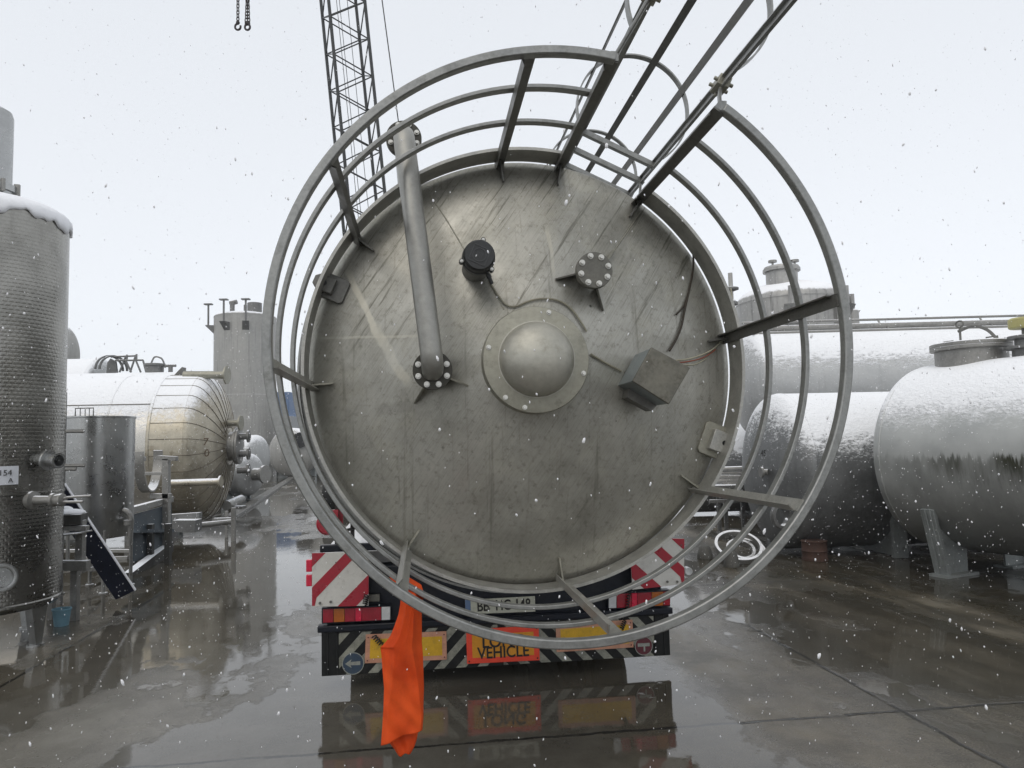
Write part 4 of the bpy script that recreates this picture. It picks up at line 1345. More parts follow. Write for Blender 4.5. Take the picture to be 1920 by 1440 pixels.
# nozzle
c = dsurf(72, 862); e = Vector((c.x, c.y, 0)).normalized()
e2 = (e + Vector((0.9, -0.35, -0.1))).normalized()
m = MB(); m.lathe([(0.05, -.02), (0.052, 0.10), (0.088, 0.10), (0.092, 0.115), (0.088, 0.13), (0.055, 0.13), (0.055, 0.22), (0.068, 0.225), (0.068, 0.245), (0.05, 0.245), (0.045, 0.12), (0, 0.12)], c, e2, 40); m.build('nozzle', M['plain'], t)
c = dsurf(60, 938); 
m = MB(); e2 = (Vector((1.0, -0.15, 0.0))).normalized()
m.lathe([(0.08, -.03), (0.08, .02), (0.04, .03), (0.036, .2), (0.06, .2), (0.06, .225), (0.045, .23), (0.055, .27), (0.055, .3), (0.03, .31), (0, .31)], c, e2, 28)
vb = m.build('outlet_valve', M['lsteel'], t)
c2 = c + e2 * 0.29
m = MB(); m.tube([c2, c2 + Vector((.05, 0, .02)), c2 + Vector((.27, -.02, .03))], 0.011, 8); m.tube([c2 - ZV * .02, c2 + Vector((.2, -.02, -.02))], 0.012, 8); m.build('valve_lever', M['lsteel'], vb)
c = dsurf(1, 1083); e = Vector((c.x, c.y, 0)).normalized()
m = MB(); m.lathe([(0.12, -.02), (0.12, .05), (0.10, .055), (0.085, .05), (0.085, .01), (0, .01)], c, e, 40); m.build('manway_ring', M['plain'], t)
# feet
for k in range(4):
    a = R_(-8 + 90 * k)
    e = Vector((math.cos(a), math.sin(a), 0)); tt = Vector((-e.y, e.x, 0))
    m = MB()
    q = e * (DR - 0.10)
    m.prism([q - tt * .11 + ZV * .45, q + tt * .11 + ZV * .45, q + tt * .035 + ZV * .02, q - tt * .035 + ZV * .02], e * 0.07)
    m.cyl(q + e * .035, q + e * .035 + ZV * .02, 0.07, n=20)
    m.build('foot', M['plain'], t)
# horizontal pipe stubs behind the tank's right side
t2 = thing('pipe_rack', 'thin vertical rack with snowy horizontal pipe arms between the dimpled tank and the plain tank', 'rack')
base = P(121, 900, 8.6)
m = MB(); m.bar((base.x - .03, base.y, 0), (base.x - .03, base.y, 2.4), 0.05, 0.05)
m.build('upright', M['steel'], t2)
m = MB()
for x1, y in ((158, 809), (160, 873), (143, 880)):
    a = P(110, y, 8.55); b = P(x1, y, 8.55)
    m.cyl(a, b, 0.018, n=10)
    m.box((a + b) / 2 + ZV * 0.016, ((b - a).length, 0.03, 0.014))
m.build('arm', M['lsteel'], t2)

# plain upright stainless tank
TX, TY = P(185, 850, 9.45).x, 9.45
t = thing('small_upright_tank', 'plain open-topped stainless cylinder on legs in front of the clad tank', 'tank', (TX, TY, 0))
m = MB(); m.lathe([(0.0, 0.60), (0.395, 0.655), (0.405, 0.68), (0.412, 2.12), (0.422, 2.125), (0.422, 2.145), (0.40, 2.145), (0.40, 2.09), (0, 2.09)], (0, 0, 0), ZV, 72); m.build('shell', M['plain'], t)
m = MB()
for k in range(4):
    a = R_(-50 + 90 * k); e = Vector((math.cos(a), math.sin(a), 0)) * 0.39
    m2 = MB(); m2.cyl(e + ZV * 0.0, e + ZV * 0.75, 0.022, n=12); m2.cyl(e, e + ZV * .015, 0.05, n=12)
    m2.build('leg', M['lsteel'], t)
m = MB(); m.tube([(-.1, -.35, 2.14), (-.1, -.35, 2.24), (.12, -.35, 2.24), (.12, -.35, 2.14)], 0.008, 6)
for x in (-.04, .02, .07): m.tube([(x, -.35, 2.14), (x, -.35, 2.235)], 0.005, 6)
m.build('bracket', M['raildark'], t)
m = MB(); m.tube(smooth_path([(.40, -.14, .98), (.46, -.15, .95), (.50, -.15, .86), (.49, -.15, .72), (.48, -.15, .55)]), 0.032, 12); m.cyl((.47, -.15, .80), (.47, -.15, .86), 0.06, n=14); m.build('elbow_pipe', M['lsteel'], t)

# navy board leaning
t = thing('navy_board', 'dark navy board leaning diagonally against the dimpled tank', 'board')
a = P(119, 908, 8.0); b = P(252, 1108, 8.45); g0 = P(205, 1120, 8.45)
d = (b - a).normalized(); perp = Vector((-d.z, 0, d.x)); perp = -perp if perp.x > 0 else perp
m = MB(); wdt = 0.24
m.prism([a, b, b + perp * wdt + d * 0.0, a + perp * wdt], Vector((0.0, 0.035, 0)))
m.build('plank', M['navy'], t, bevel=0.003)
m = MB(); m.bar(a - perp * 0.004 + Vector((0, .017, .004)), b - perp * 0.004 + Vector((0, .017, .004)), 0.035, 0.009, Vector((0, 1, 0)).cross(d)); m.build('snow_edge', M['snowm'], t)

# steel stand with snowy box
t = thing('steel_stand', 'grey steel stand with a shelf beside the dimpled tank', 'stand')
Ys = 7.75
m = MB()
for px, y0, y1, wd, dy in ((152, 975, 1052, .075, 0), (142, 1055, 1162, .07, 0), (100, 980, 1160, .06, 0.05), (128, 985, 1060, .03, 0.5)):
    a = P(px, y0, Ys + dy); b = P(px, y1, Ys + dy)
    if y1 > 1150: b.z = 0.0
    m.bar((a.x, a.y, b.z), (a.x, a.y, a.z), wd, wd)
m.build('upright', M['lsteel'], t, bevel=0.004)
for x0, x1, y, h_ in ((95, 164, 990, .05), (95, 166, 1060, .10)):
    m = MB(); m.bar(P(x0, y, Ys - .05), P(x1, y, Ys - .05), .08, h_); m.build('crossbar', M['lsteel'], t, bevel=0.004)
m = MB(); m.bar(P(112, 1003, Ys - .1), P(158, 998, Ys - .1), .3, .015); m.build('shelf', M['lsteel'], t, bevel=0.004)
a = P(134, 977, Ys)
tb = MB(); tb.box((a.x, a.y, a.z + 0.02), (0.24, 0.26, 0.11), Matrix.Rotation(0.25, 3, 'Z'))
t = thing('dark_crate', 'small dark crate capped with snow on the steel stand', 'crate')
tb.build('crate', M['dark'], t, bevel=0.012)
m = MB(); m.ball((a.x, a.y, a.z + 0.085), 0.14, 20, (0.92, 0.95, 0.28)); m.ball((a.x - .09, a.y + .05, a.z + 0.11), 0.07, 14, (1, 1, .6)); m.build('snow_cap', M['snowm'], t)
# light blue bucket
bk = P(116, 1131, 7.55)
t = tag(MB().lathe([(0, 0), (0.065, 0), (0.082, 0.15), (0.088, 0.15), (0.088, 0.165), (0.078, 0.165), (0.062, 0.012), (0, 0.012)], (bk.x, bk.y, 0.0), ZV, 28).build('bucket', M['bbag']), 'light blue bucket on the ground by the dimpled tank', 'bucket')

# ================================================================== left: large clad tank with gored head
ex = P(384, 838, 15.6)
azE = 263  # from the right-hand rim back to the left
t, o, d, side = h_tank('clad_tank', 'large snow-topped clad tank with a stained segmented head and side manway', ex.x, ex.z, 15.6, azE, 1.5, 7.5, 0.0001, 'insul', saddles=(), seams=False)
hd = -d
for ch in list(t.children):
    if ch.name.startswith('head'): bpy.data.objects.remove(ch)
m = MB(); m.lathe([(1.505, -0.62), (1.505, -0.001)] + [(r, h_) for r, h_ in ell(1.5, 0.52, 18)], o, hd, 96); hdm = m.build('head', M['insulhd'], t)
m = MB()
u_, v_ = Vector((0, 0, 1)), hd.cross(Vector((0, 0, 1))).normalized()
for k in range(30):
    a = 2 * PI * k / 30
    e = u_ * math.cos(a) + v_ * math.sin(a)
    m.tube([o + e * 1.507 + hd * -0.6] + [o + e * (r + .003) + hd * (h_ + .003) for r, h_ in ell(1.5, 0.52, 12)[:-2]], 0.007, 5)
m.build('head_seam', M['seam'], hdm)
m = MB(); m.lathe([(1.508, -0.66), (1.516, -0.65), (1.516, -0.61), (1.508, -0.60)], o, hd, 96); m.lathe([(1.503, -1.4), (1.507, -1.395), (1.507, -1.38), (1.503, -1.375)], o, hd, 96); m.build('cladding_joint', M['insulhd'], t)
m = MB(); a = 38; zj = 1.5 * math.sin(R_(a)); yj = -1.5 * math.cos(R_(a)); e = v_ if v_.y < 0 else -v_
m.bar(o + e * 1.505 * math.cos(R_(34)) + ZV * 1.505 * math.sin(R_(34)) + hd * -0.6, o + e * 1.505 * math.cos(R_(34)) + ZV * 1.505 * math.sin(R_(34)) - hd * 6, 0.02, 0.012); m.build('cladding_seam', M['seam'], t)
# manway with bolts
m = MB(); mo = o + hd * 0.48
m.lathe([(0.30, -.1), (0.30, 0.14), (0.38, 0.14), (0.38, 0.18), (0.36, 0.185), (0.38, 0.19), (0.38, 0.23), (0.1, 0.26), (0, 0.26)], mo, hd, 40); mw = m.build('manway', M['lsteel'], t)
m = MB()
for k, (dz, dd) in enumerate(((.2, 0), (-.16, .05), (-.5, -.1))):
    q = mo + ZV * dz + e * 0.1 + hd * .2
    m.cyl(q, q + hd * .26, 0.07, n=14); m.cyl(q + hd * .2, q + hd * .24, 0.13, n=18)
m.build('manway_nozzle', M['steel'], mw)
# top nozzle with triangular support, side nozzles
def stub(p0, p1, r, fl, name='nozzle', mat='lsteel'):
    m = MB(); p0, p1 = Vector(p0), Vector(p1); dd = (p1 - p0).normalized()
    m.cyl(p0, p1, r, n=18); m.cyl(p1, p1 + dd * 0.03, fl, n=24)
    return m.build(name, M[mat], t)
lo_ = Vector((t.location.x, t.location.y, 0))
p0 = P(345, 703, 15.2) - lo_; p1 = P(424, 703, 15.2) - lo_
stub(p0, p1, 0.08, 0.19, mat='disc')
tp = [P(x, y, 15.25) - lo_ for x, y in ((318, 712), (341, 688), (341, 713))]
m = MB(); m.prism(tp, Vector((0, .2, 0))); m.build('nozzle_gusset', M['raildark'], t)
stub(P(428, 793, 15.5) - lo_, P(450, 793, 15.5) - lo_, 0.07, 0.16, mat='disc')
p0 = P(318, 906, 13.9) - lo_; p1 = P(412, 903, 13.9) - lo_
stub(p0, p1, 0.065, 0.11, 'lower_pipe', 'insulhd')
# painted marks on the head
def head_pt(px, py):
    Y = 14.4
    dd = ray(px, py)
    best = None
    for k in range(400):
        Y = 13.6 + k * 0.008
        p = EYE + dd * (Y / dd.y) - lo_
        q = p - o; ax2 = q.dot(hd); rr = (q - hd * ax2).length
        if ax2 < 0: inside = rr < 1.512
        else: inside = (rr / 1.51) ** 2 + (ax2 / 0.53) ** 2 < 1
        if inside: return p
    return P(px, py, 14.4) - lo_
for chh, px, py in (('7', 385, 829), ('0', 387, 850)):
    p = head_pt(px, py) + Vector((0.02, -0.03, 0))
    lettering('lettering', chh, 0.2, p, Vector((.8, .55, 0)), Vector((0.1, 0, 1)), M['mark'], hdm, 0.001)
m = MB()
for s_ in (1.0, 6.0):
    c = o - hd * s_
    m.box((c.x, c.y, 0.12), (0.3, 2.2, 0.36), Matrix.Rotation(R_(-(azE - 270)), 3, 'Z'))
m.build('saddle', M['steel'], t)

# steel frame clutter in front of the clad tank
t = thing('trestle', 'steel trestle with blue-grey side panels standing in front of the clad tank', 'frame')
YF = 12.0
m = MB()
for x0, y0, x1, y1, Y0, Y1, w_, h_ in ((240, 862, 272, 860, YF, YF, .08, .07), (298, 858, 332, 860, YF, YF, .10, .07), (312, 860, 312, 1050, YF, YF, .1, .1), (240, 888, 318, 888, YF, YF, .04, .05), (244, 957, 320, 936, YF - 1.2, YF + .4, .1, .09), (283, 930, 320, 930, YF, YF, .1, .08),
                                       (120, 1033, 250, 1033, YF, YF, .06, .05), (160, 1047, 240, 1046, YF, YF, .05, .05), (150, 1072, 200, 1050, 9.6, 11, .05, .05), (170, 1068, 200, 1058, 9.4, 10, .05, .05)):
    m.bar(P(x0, y0, Y0), P(x1, y1, Y1), w_, h_)
m.build('beam', M['lsteel'], t, bevel=0.004)
m = MB()
m.prism([P(246, 965, 10.9), P(318, 945, 12.3), P(318, 1030, 12.3), P(246, 1055, 10.9)], Vector((.02, .03, 0)))
m.bar(P(246, 996, 10.9), P(312, 995, 12.1), 0.25, 0.05)
m.build('side_panel', M['bsteel'], t)
m = MB()
m.bar(P(240, 1085, 10.4), P(318, 1025, 12.2), 0.12, 0.16); m.bar(P(235, 1090, 10.4), P(290, 1070, 11.2), 0.3, 0.04)
for px in (250, 282, 315):
    a = P(px, 1035, 11.4); m.bar((a.x, a.y, 0), (a.x, a.y, 0.6), 0.08, 0.08)
m.build('skid', M['dark'], t)
# hanging half hoop
t = thing('channel_hoop', 'curved steel channel hoop with snow hanging from the trestle', 'hoop')
hc_ = P(279, 858, 11.9)
m = MB(); m.ring(hc_, Vector((-.19, .98, 0)).normalized(), ZV, 0.52, 0.55, -.07, .07, R_(170), R_(372), 48)
hh = m.build('hoop', M['lsteel'], t)
t = thing('ground_beams', 'snow-covered steel beam and pipes lying by the clad tank manway end', 'steel scrap')
m = MB(); m.bar(P(318, 970, 13.2), P(376, 966, 13.2), 0.15, 0.10); m.bar(P(330, 985, 13), P(372, 985, 13), 0.3, 0.2); m.build('beam', M['steel'], t)
m = MB(); m.cyl(P(370, 985, 13.6), P(440, 978, 14.2), 0.05, n=12); m.cyl(P(400, 975, 14.2), P(442, 973, 14.6), 0.04, n=12)
a = P(438, 962, 14.0); m.bar((a.x, a.y, 0), (a.x, a.y, a.z + .1), .07, .07); a = P(425, 968, 14.6); m.bar((a.x, a.y, 0), (a.x, a.y, a.z + .1), .05, .05)
m.cyl(P(425, 948, 16), P(452, 936, 17.5), 0.10, n=14); m.bar(P(432, 951, 16.5), P(458, 951, 16.5), .3, .06)
m.build('pipe', M['lsteel'], t)
for k, (x0, y0, x1, y1, Y0) in enumerate(((255, 1020, 330, 1010, 12), (330, 1000, 400, 990, 14))):
    a, b = G(x0, y0 + 25), G(x1, y1 + 20)

# smaller tanks further back on the left
a = P(450, 862, 24.5)
t, o, d, side = h_tank('storage_tank', 'small snow-covered tank with a flanged end nozzle beside the clad tank', P(467, 900, 24.5).x, 0.86, 24.5, 290, 0.68, 3.0, 0.22, 'tank', saddles=(0.5, 2.4))
m = MB(); q = o - d * 0.2; m.cyl(q, q - d * .45, 0.20, n=20); m.cyl(q - d * .38, q - d * .46, 0.29, n=24); m.build('nozzle', M['lsteel'], t)
a = P(462, 858, 38)
t, o, d, side = h_tank('storage_tank', 'white snow-covered tank just left of the silo foot', P(480, 858, 38).x, 1.28, 38, 285, 1.1, 4.0, 0.4, 'tank', saddles=(.5, 3.4))
a = P(548, 851, 43)
t, o, d, side = h_tank('storage_tank', 'round-ended grey tank seen end-on at the far end of the lane', a.x, 1.42, 43, 5, 1.4, 5.0, 0.55, 'silo', saddles=(.6, 4))
q = P(562, 825, 42.3) - Vector((t.location.x, t.location.y, 0))
m = MB(); m.cyl(q, q + Vector((0, .8, 0)), 0.33, n=24); m.ring(q, XV, ZV, 0.33, 0.43, -.1, .05, n=28); pt = m.build('port', M['port'], t)
a = P(612, 775, 47)
t, o, d, side = h_tank('storage_tank', 'tall grey tank with a round port peeping out left of the vessel rim', a.x, a.z - .2, 47, 20, 1.85, 5.0, 0.6, 'silo', saddles=(.6, 4))
q = P(569, 763, 45.9) - Vector((t.location.x, t.location.y, 0))
m = MB(); m.cyl(q, q + Vector((0, 1.2, 0)), 0.36, n=24); m.ring(q, XV, ZV, 0.36, 0.48, -.1, .05, n=28); m.build('port', M['port'], t)
# blue container and shed far away
a = P(541, 760, 60)
t = thing('blue_container', 'faded blue container stacked far off beside the silo', 'container', (a.x, 60, 0))
m = MB(); m.box((0, 0, a.z), (1.3, 4, 1.9))
for k in range(6): m.box((-.6 + k * .24, -2.02, a.z), (.05, .05, 1.8))
m.build('body', M['cont'], t, bevel=0.02)
m = MB(); m.box((0, 0, (a.z - .95) / 2), (1.6, 4, a.z - .95)); m.build('lower_box', M['shed'], t)
a = P(530, 800, 75)
t = thing('grey_shed', 'pale grey shed closing the far end of the lane', 'shed', (a.x, 75, 0))
m = MB(); m.box((0, 0, 3.0), (9, 8, 6.0)); m.build('wall', M['shed'], t)
m = MB(); m.prism([Vector((-4.8, -4.3, 6)), Vector((4.8, -4.3, 6)), Vector((0, -4.3, 7.2))], Vector((0, 8.6, 0))); m.build('roof', M['shed'], t)

# silo
a = P(460, 700, 48)
t = v_tank('tall_silo', 'tall grey silo with lifting lugs round its top in the left background', a.x, 48, 1.92, 0, 10.15, 0.35, 'silo')
for ang in (255, 290, 200, 330):
    e = Vector((math.cos(R_(ang)), math.sin(R_(ang)), 0)); tt = Vector((-e.y, e.x, 0))
    m = MB(); c = e * 1.92 + ZV * 9.6
    m.prism([c - tt * .2, c - tt * .2 + e * .5, c - tt * .2 + ZV * -.5], tt * .4)
    m.cyl(c + e * .32, c + e * .32 + ZV * 1.35, 0.06, n=10); m.box(c + e * .32 + ZV * 1.37, (.5, .3, .08))
    m.build('lifting_lug', M['steel'], t)
m = MB(); m.cyl((.2, -.6, 10.3), (.2, -.6, 10.9), 0.1, n=12); m.build('top_fitting', M['steel'], t)
m = MB(); m.cyl((-.6, -.7, 10.4), (-.6, -.7, 11.0), .15, n=12); m.cyl((-.75, -.7, 11), (-.3, -.7, 11.1), .15, n=12); m.build('vent_pipe', M['steel'], t)
m = MB(); m.cyl((.8, -.6, 10.4), (.8, -.6, 11), .45, n=20); m.build('manhole', M['steel'], t)

# things above the clad tank
a = P(100, 664, 32)
t, o, d, side = h_tank('storage_tank', 'pale tank end rising highest behind the clad tank at far left', a.x + .35, a.z, 32, 262, 1.28, 6.0, 0.55, 'silo', saddles=(1, 5))
a = P(192, 705, 24)
t, o, d, side = h_tank('storage_tank', 'snowy tank with a caged ladder end just above the clad tank', a.x, 3.35, 24, 266, 1.36, 7.0, 0.3, 'tank', saddles=(1, 5))
lo_ = Vector((t.location.x, t.location.y, 0))
m = MB()
for px in (205, 213): 
    c = P(px, 694, 23.2) - lo_
    m.ring(c, Vector((.5, .85, 0)).normalized(), ZV, 0.42, 0.47, -.03, .03, 0, PI, 24)
m.prism([P(x, y, 23.3) - lo_ for x, y in ((199, 700), (201, 680), (207, 672), (216, 678), (219, 700))], Vector((0, .1, 0)))
m.build('end_platform', M['steel'], t)
m = MB()
for (x0, y0, x1, y1) in ((208, 669, 256, 667), (216, 676, 268, 675), (268, 675, 274, 698), (236, 668, 224, 698), (236, 676, 246, 698), (254, 668, 244, 698), (254, 674, 264, 698), (238, 665, 238, 676), (256, 664, 256, 676)):
    m.cyl(P(x0, y0, 23.2) - lo_, P(x1, y1, 23.2) - lo_, 0.03, n=8)
m.build('ladder_cage', M['steel'], t)
a = P(288, 701, 21)
t, o, d, side = h_tank('storage_tank', 'snow-topped tank with a hatch lid peeping over the clad tank', a.x + .9, a.z - 1.25, 21, 266, 1.28, 3.6, .3, 'tank', saddles=(.5, 3))
lo_ = Vector((t.location.x, t.location.y, 0)); q = P(290, 693, 21) - lo_
m = MB(); m.lathe([(.24, -.2), (.24, .1), (.29, .1), (.29, .16), (0, .2)], q, ZV, 24); m.tube(smooth_path([q + Vector((-.1, 0, .18)), q + Vector((0, 0, .36)), q + Vector((.2, 0, .3)), q + Vector((.3, 0, .05))]), .025, 8); m.cyl(q + Vector((.45, 0, -.1)), q + Vector((.45, 0, .12)), .06, n=10); m.cyl(q + Vector((.3, 0, .1)), q + Vector((.6, 0, .1)), .04, n=10)
m.build('hatch', M['steel'], t)

# kerb rail along the lane on the left
k0, k1 = G(432, 972), G(548, 896)
m = MB(); m.bar(Vector((k0.x, k0.y, .03)), Vector((k1.x, k1.y, .03)), 0.3, 0.07)
tag(m.build('kerb', M['conc'], bevel=0.01), 'low concrete kerb along the left of the lane', None, kind='structure')

# ================================================================== clutter low on the right
c = P(1388, 960, 10.4)
for r, tilt, dz, lab in ((0.31, 30, 0, 'largest snowy steel hoop lying on the ground left of tank 45'), (0.25, 24, .05, 'middle snowy steel hoop leaning inside the largest one'), (0.17, 36, 0.02, 'smallest snowy steel hoop nested inside the two larger ones')):
    u = Vector((1, 0.1, 0)).normalized(); v = Vector((0, math.cos(R_(tilt)), math.sin(R_(tilt))))
    m = MB(); m.ring(Vector((c.x - .05 + dz * 2, c.y, r * math.sin(R_(tilt)) + .04)), u, v, r - .02, r + .02, -.035, .035, n=56)
    tag(m.build('steel_hoop', M['lsteel']), lab, 'hoop', 'snowy hoops left of tank 45')
m = MB(); c2 = P(1462, 968, 10.2); m.lathe([(.17, 0), (.17, .05), (.13, .06), (.13, -.05), (.17, 0)], c2, Vector((.5, -1, .1)), 24); tag(m.build('loose_flange', M['steel']), 'loose round flange leaning in front of tank 45', 'flange')
for k in range(12):
    y = 880 + (k % 6) * 6 + random.random() * 3
    x0 = 1335 + random.random() * 20
    yy = 12.6 + (k // 6) * .5
    m = MB(); m.cyl(P(x0, y + 3 * random.random(), yy), P(x0 + 62 + 20 * random.random(), y - 3 + 5 * random.random(), yy), 0.025 + .02 * random.random(), n=8)
    tag(m.build('steel_pipe', M['lsteel']), 'thin snowy steel pipe in the stack behind the hoops', 'pipe', 'pipes stacked behind the hoops')
t = thing('pipe_stand', 'low steel stand that carries the pipe stack behind the hoops', 'stand')
for x0, y0, x1, y1, yy, w_ in ((1330, 940, 1410, 938, 12.4, .08), (1335, 912, 1412, 910, 12.5, .5)):
    m = MB(); m.bar(P(x0, y0, yy), P(x1, y1, yy), w_, .05); m.build('crossbar', M['steel'], t)
for px in (1345, 1358, 1390):
    a = P(px, 895, 12.8); m = MB(); m.bar((a.x, a.y, 0), (a.x, a.y, a.z), .06, .06); m.build('upright', M['steel'], t)
for nm, lab, px, py, hh_, rr in (('concrete_block', 'dark conical concrete foot standing right of the trailer board', 1372, 1062, .22, .10), ('concrete_block', 'dark rounded concrete foot nearest the trailer board', 1322, 1046, .17, .11)):
    q = G(px, py)
    o_ = MB().lathe([(0, 0), (rr, 0), (rr * 1.0, hh_ * .2), (rr * .7, hh_ * .85), (rr * .45, hh_), (0, hh_)], (0, 0, 0), ZV, 20).build(nm, M['shed'] if False else M['foot'])
    o_.location = (q.x, q.y, 0)
    tag(o_, lab, 'block', 'concrete feet right of the trailer')
q = G(1528, 1050)
o_ = MB().lathe([(0, 0), (.17, 0), (.175, .02), (.165, .05), (.165, .12), (.172, .13), (.165, .14), (.165, .24), (.175, .26), (.16, .27), (0, .265)], (0, 0, 0), ZV, 28).build('rusty_drum', M['rust'])
o_.location = (q.x, q.y, 0); tag(o_, 'low rusty drum on the ground under tank 45', 'drum')
q = G(1447, 1012)
o_ = MB().lathe([(0, 0), (.07, 0), (.06, .28), (.03, .34), (0, .34)], (0, 0, 0), ZV, 18).build('white_canister', M['label'])
o_.location = (q.x, q.y, 0); tag(o_, 'small white canister beside the snowy hoops', 'canister')

# ================================================================== crane boom, wire and chains
cr = thing('crane', 'dark lattice crane boom rising behind the vessel at upper left', 'crane')
Yc = 20.0
bt = P(636, -60, Yc); bb = P(688, 450, Yc)
dirb = (bt - bb).normalized()
foot = bb + dirb * (-(bb.z - 1.6) / dirb.z)
top = bb + dirb * 16
u_ = dirb.cross(Vector((0, 1, 0))).normalized()
v_ = dirb.cross(u_).normalized()
al = R_(23)
ua = u_ * math.cos(al) + v_ * math.sin(al); va = -u_ * math.sin(al) + v_ * math.cos(al)
W = 1.0
cor = [(-.5, -.5), (.5, -.5), (.5, .5), (-.5, .5)]
Ltot = (top - foot).length; npan = int(Ltot / 1.07)
m = MB()
for cx_, cy_ in cor:
    m.cyl(foot + ua * cx_ * W + va * cy_ * W, top + ua * cx_ * W + va * cy_ * W, 0.045, n=8)
m.build('chord', M['boom'], cr)
m = MB()
for f_ in range(4):
    a, b = cor[f_], cor[(f_ + 1) % 4]
    for i in range(npan):
        p0 = foot + dirb * 1.07 * (i + (0.5 if f_ % 2 else 0)); p1 = p0 + dirb * 0.535; p2 = p0 + dirb * 1.07
        A = lambda p, q: p + ua * q[0] * W + va * q[1] * W
        m.cyl(A(p0, a), A(p1, b), 0.018, n=6); m.cyl(A(p1, b), A(p2, a), 0.018, n=6)
m.build('lattice', M['boom'], cr)
m = MB()
for off in (.12, .2, -.1): m.cyl(foot + ua * off + va * .1, top + ua * off + va * .15, 0.009, n=5)
a = P(715, -10, 18.5); b = P(748, 235, 18.5); dd = (b - a).normalized(); m.cyl(a - dd * 3, a + dd * ((a.z - 2.0) / -dd.z), 0.016, n=6)
m.build('wire', M['boom'], cr)
m = MB(); m.box((foot.x, foot.y + 1.6, 1.65), (2.3, 4.2, 1.1)); m.box((foot.x, foot.y + 1.2, 1.0), (1.6, 1.6, .3)); m.box((foot.x, foot.y + 3.2, 2.3), (2.0, 1.2, .5)); m.build('carriage', M['chassis'], cr, bevel=.06)
m = MB(); m.box((foot.x + .85, foot.y + .1, 2.05), (.9, 1.3, 1.5)); cb = m.build('cab', M['chassis'], cr, bevel=.05)
m = MB(); m.box((foot.x + .85, foot.y - .56, 2.3), (.74, .02, .8)); m.build('window', M['lensw'], cb)
for sx_ in (-1.2, 1.2):
    m = MB()
    pr = [Vector((foot.x + sx_ - .3, foot.y + 1.2 + 1.9 * c_ + .42 * math.cos(a_), .43 + .42 * math.sin(a_))) for c_, r0_ in ((1, -PI / 2), (-1, PI / 2)) for a_ in [r0_ + PI * k_ / 10 for k_ in range(11)]]
    m.prism(pr, Vector((.6, 0, 0))); m.build('track', M['rubber'], cr, bevel=.02)
# sling chains
for px, y1, lab in ((446, 46, 'left one of the two sling chains hanging top left, a single strand with a hook'), (464, 48, 'right one of the two sling chains hanging top left, a doubled strand with a ring')):
    t = thing('sling_chain', lab, 'chain', (0, 0, 0), 0, 'sling chains hanging from the crane')
    bot = P(px, y1, 18.0)
    m = MB()
    strands = (0,) if px < 450 else (-.035, .035)
    for s0 in strands:
        for k in range(26):
            z = bot.z + 0.06 + k * 0.085
            fx = s0 * max(0.15, 1 - k * .09)
            u = Vector((1, 0, 0)) if k % 2 else Vector((.5, .86, 0))
            m.tube([Vector((bot.x + fx, bot.y, z)) + u * 0.03 * math.cos(t2_ * PI / 6) + ZV * 0.055 * math.sin(t2_ * PI / 6) for t2_ in range(12)], 0.013, 6, closed=True)
    m.build('links', M['chain'], t)
    m = MB()
    m.tube([bot + Vector((math.cos(R_(a_)) * .065, 0, math.sin(R_(a_)) * .075 - .04)) for a_ in range(0, 360, 24)] if px > 450 else [bot + Vector((math.cos(R_(a_)) * .07, 0, math.sin(R_(a_)) * .08 - .06)) for a_ in range(80, 400, 20)], 0.026, 8, closed=px > 450)
    m.ball(bot + ZV * .05, .05, 10)
    m.build('hook', M['chain'], t)

# ================================================================== falling snow: uncountable flakes through the air
m = MB()
ico = []
ph = (1 + 5 ** .5) / 2
for a, b in ((-1, ph), (1, ph), (-1, -ph), (1, -ph)):
    ico += [Vector((a, b, 0)), Vector((0, a, b)), Vector((b, 0, a))]
ico = [Vector(p).normalized() for p in [(-1, ph, 0), (1, ph, 0), (-1, -ph, 0), (1, -ph, 0), (0, -1, ph), (0, 1, ph), (0, -1, -ph), (0, 1, -ph), (ph, 0, -1), (ph, 0, 1), (-ph, 0, -1), (-ph, 0, 1)]]
icf = [(0, 11, 5), (0, 5, 1), (0, 1, 7), (0, 7, 10), (0, 10, 11), (1, 5, 9), (5, 11, 4), (11, 10, 2), (10, 7, 6), (7, 1, 8), (3, 9, 4), (3, 4, 2), (3, 2, 6), (3, 6, 8), (3, 8, 9), (4, 9, 5), (2, 4, 11), (6, 2, 10), (8, 6, 7), (9, 8, 1)]
rnd = random.Random(3)
cnt = 0
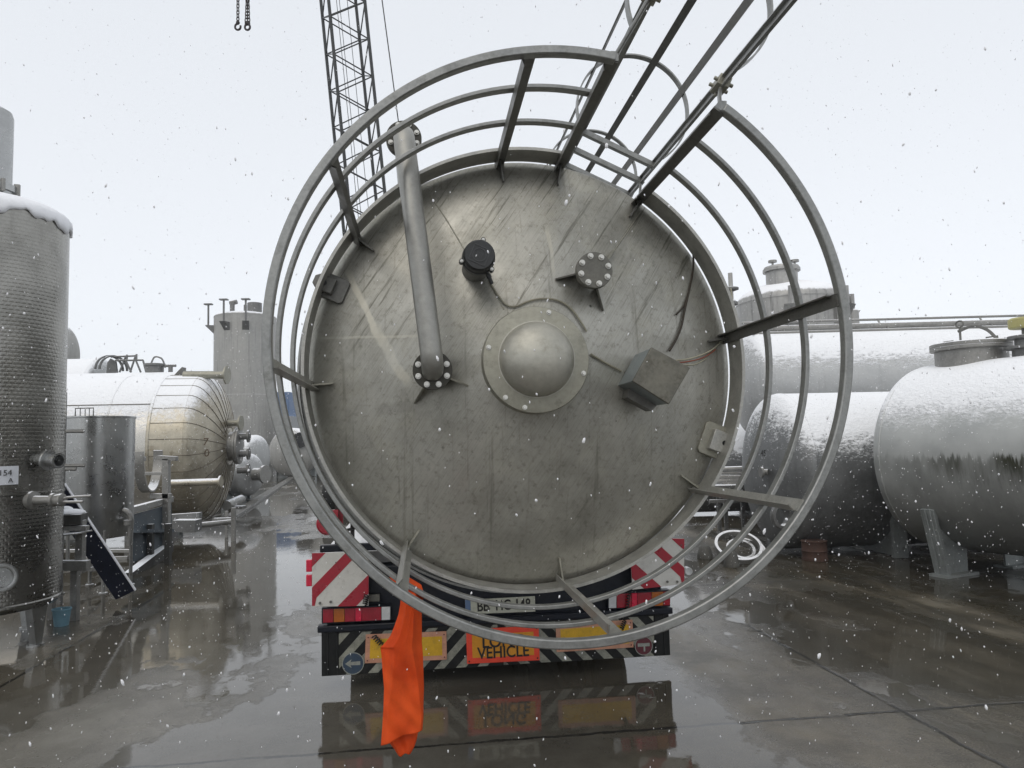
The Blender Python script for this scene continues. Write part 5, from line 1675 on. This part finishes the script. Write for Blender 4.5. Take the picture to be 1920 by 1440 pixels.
while cnt < 14000:
    x = rnd.uniform(-9, 9); y = rnd.uniform(1.3, 12); z = rnd.uniform(0.02, 7)
    if abs(x) > y * 0.78 + .1 or z > 1.7 + y * .66: continue
    if z > 2.6 and rnd.random() < .65: continue
    p = Vector((x, y, z)); q = p - ORG
    lx, ly, lz = q.dot(UX), q.dot(AX), z - ZC
    if ly > -0.45 and math.hypot(lx, lz) < 1.2: continue
    if ly > 1.35 and abs(lx) < 1.4 and z < 1.0: continue
    if math.hypot(x - DX, y - DYY) < .7: continue
    s0 = rnd.choice((.0017, .0021, .0026, .0033))
    rt = Matrix.Rotation(rnd.uniform(-.5, .5), 3, 'X') @ Matrix.Rotation(rnd.uniform(-.5, .5), 3, 'Y') @ Matrix.Rotation(rnd.uniform(0, 6), 3, 'Z')
    st = Vector((s0 * rnd.uniform(.7, 1.1), s0 * rnd.uniform(.7, 1.1), s0 * rnd.uniform(1.0, 2.4)))
    m.add([p + rt @ Vector((v.x * st.x, v.y * st.y, v.z * st.z)) * rnd.uniform(.8, 1.2) for v in ico], icf)
    cnt += 1
def flake_mat():
    a = N('snow_flake')
    d = a.n('BsdfDiffuse'); d.inputs['Color'].default_value = (.97, .97, .98, 1)
    tl = a.n('BsdfTranslucent'); tl.inputs['Color'].default_value = (.98, .98, .99, 1)
    mx = a.n('MixShader'); mx.inputs[0].default_value = .5
    a.l(d.outputs[0], mx.inputs[1]); a.l(tl.outputs[0], mx.inputs[2])
    return a.done(mx.outputs[0])
tag(m.build('falling_snow', flake_mat(), angle=180), 'snowflakes falling through the whole yard', 'snow', kind='stuff')

# ================================================================== haze of the snowfall
def haze():
    a = N('snow_haze')
    v = a.n('ShaderNodeVolumePrincipled'[10:]) if False else a.t.nodes.new('ShaderNodeVolumePrincipled')
    v.inputs['Color'].default_value = (.92, .95, 1, 1)
    v.inputs['Density'].default_value = 0.0013
    v.inputs['Anisotropy'].default_value = 0.0
    a.l(v.outputs[0], a.out.inputs['Volume'])
    return a.mat
m = MB(); m.box((0, 110.5, 8), (324, 305, 18))
hz_ = m.build('haze', haze(), smooth=False)
tag(hz_, 'pale haze of falling snow', 'haze', kind='stuff')
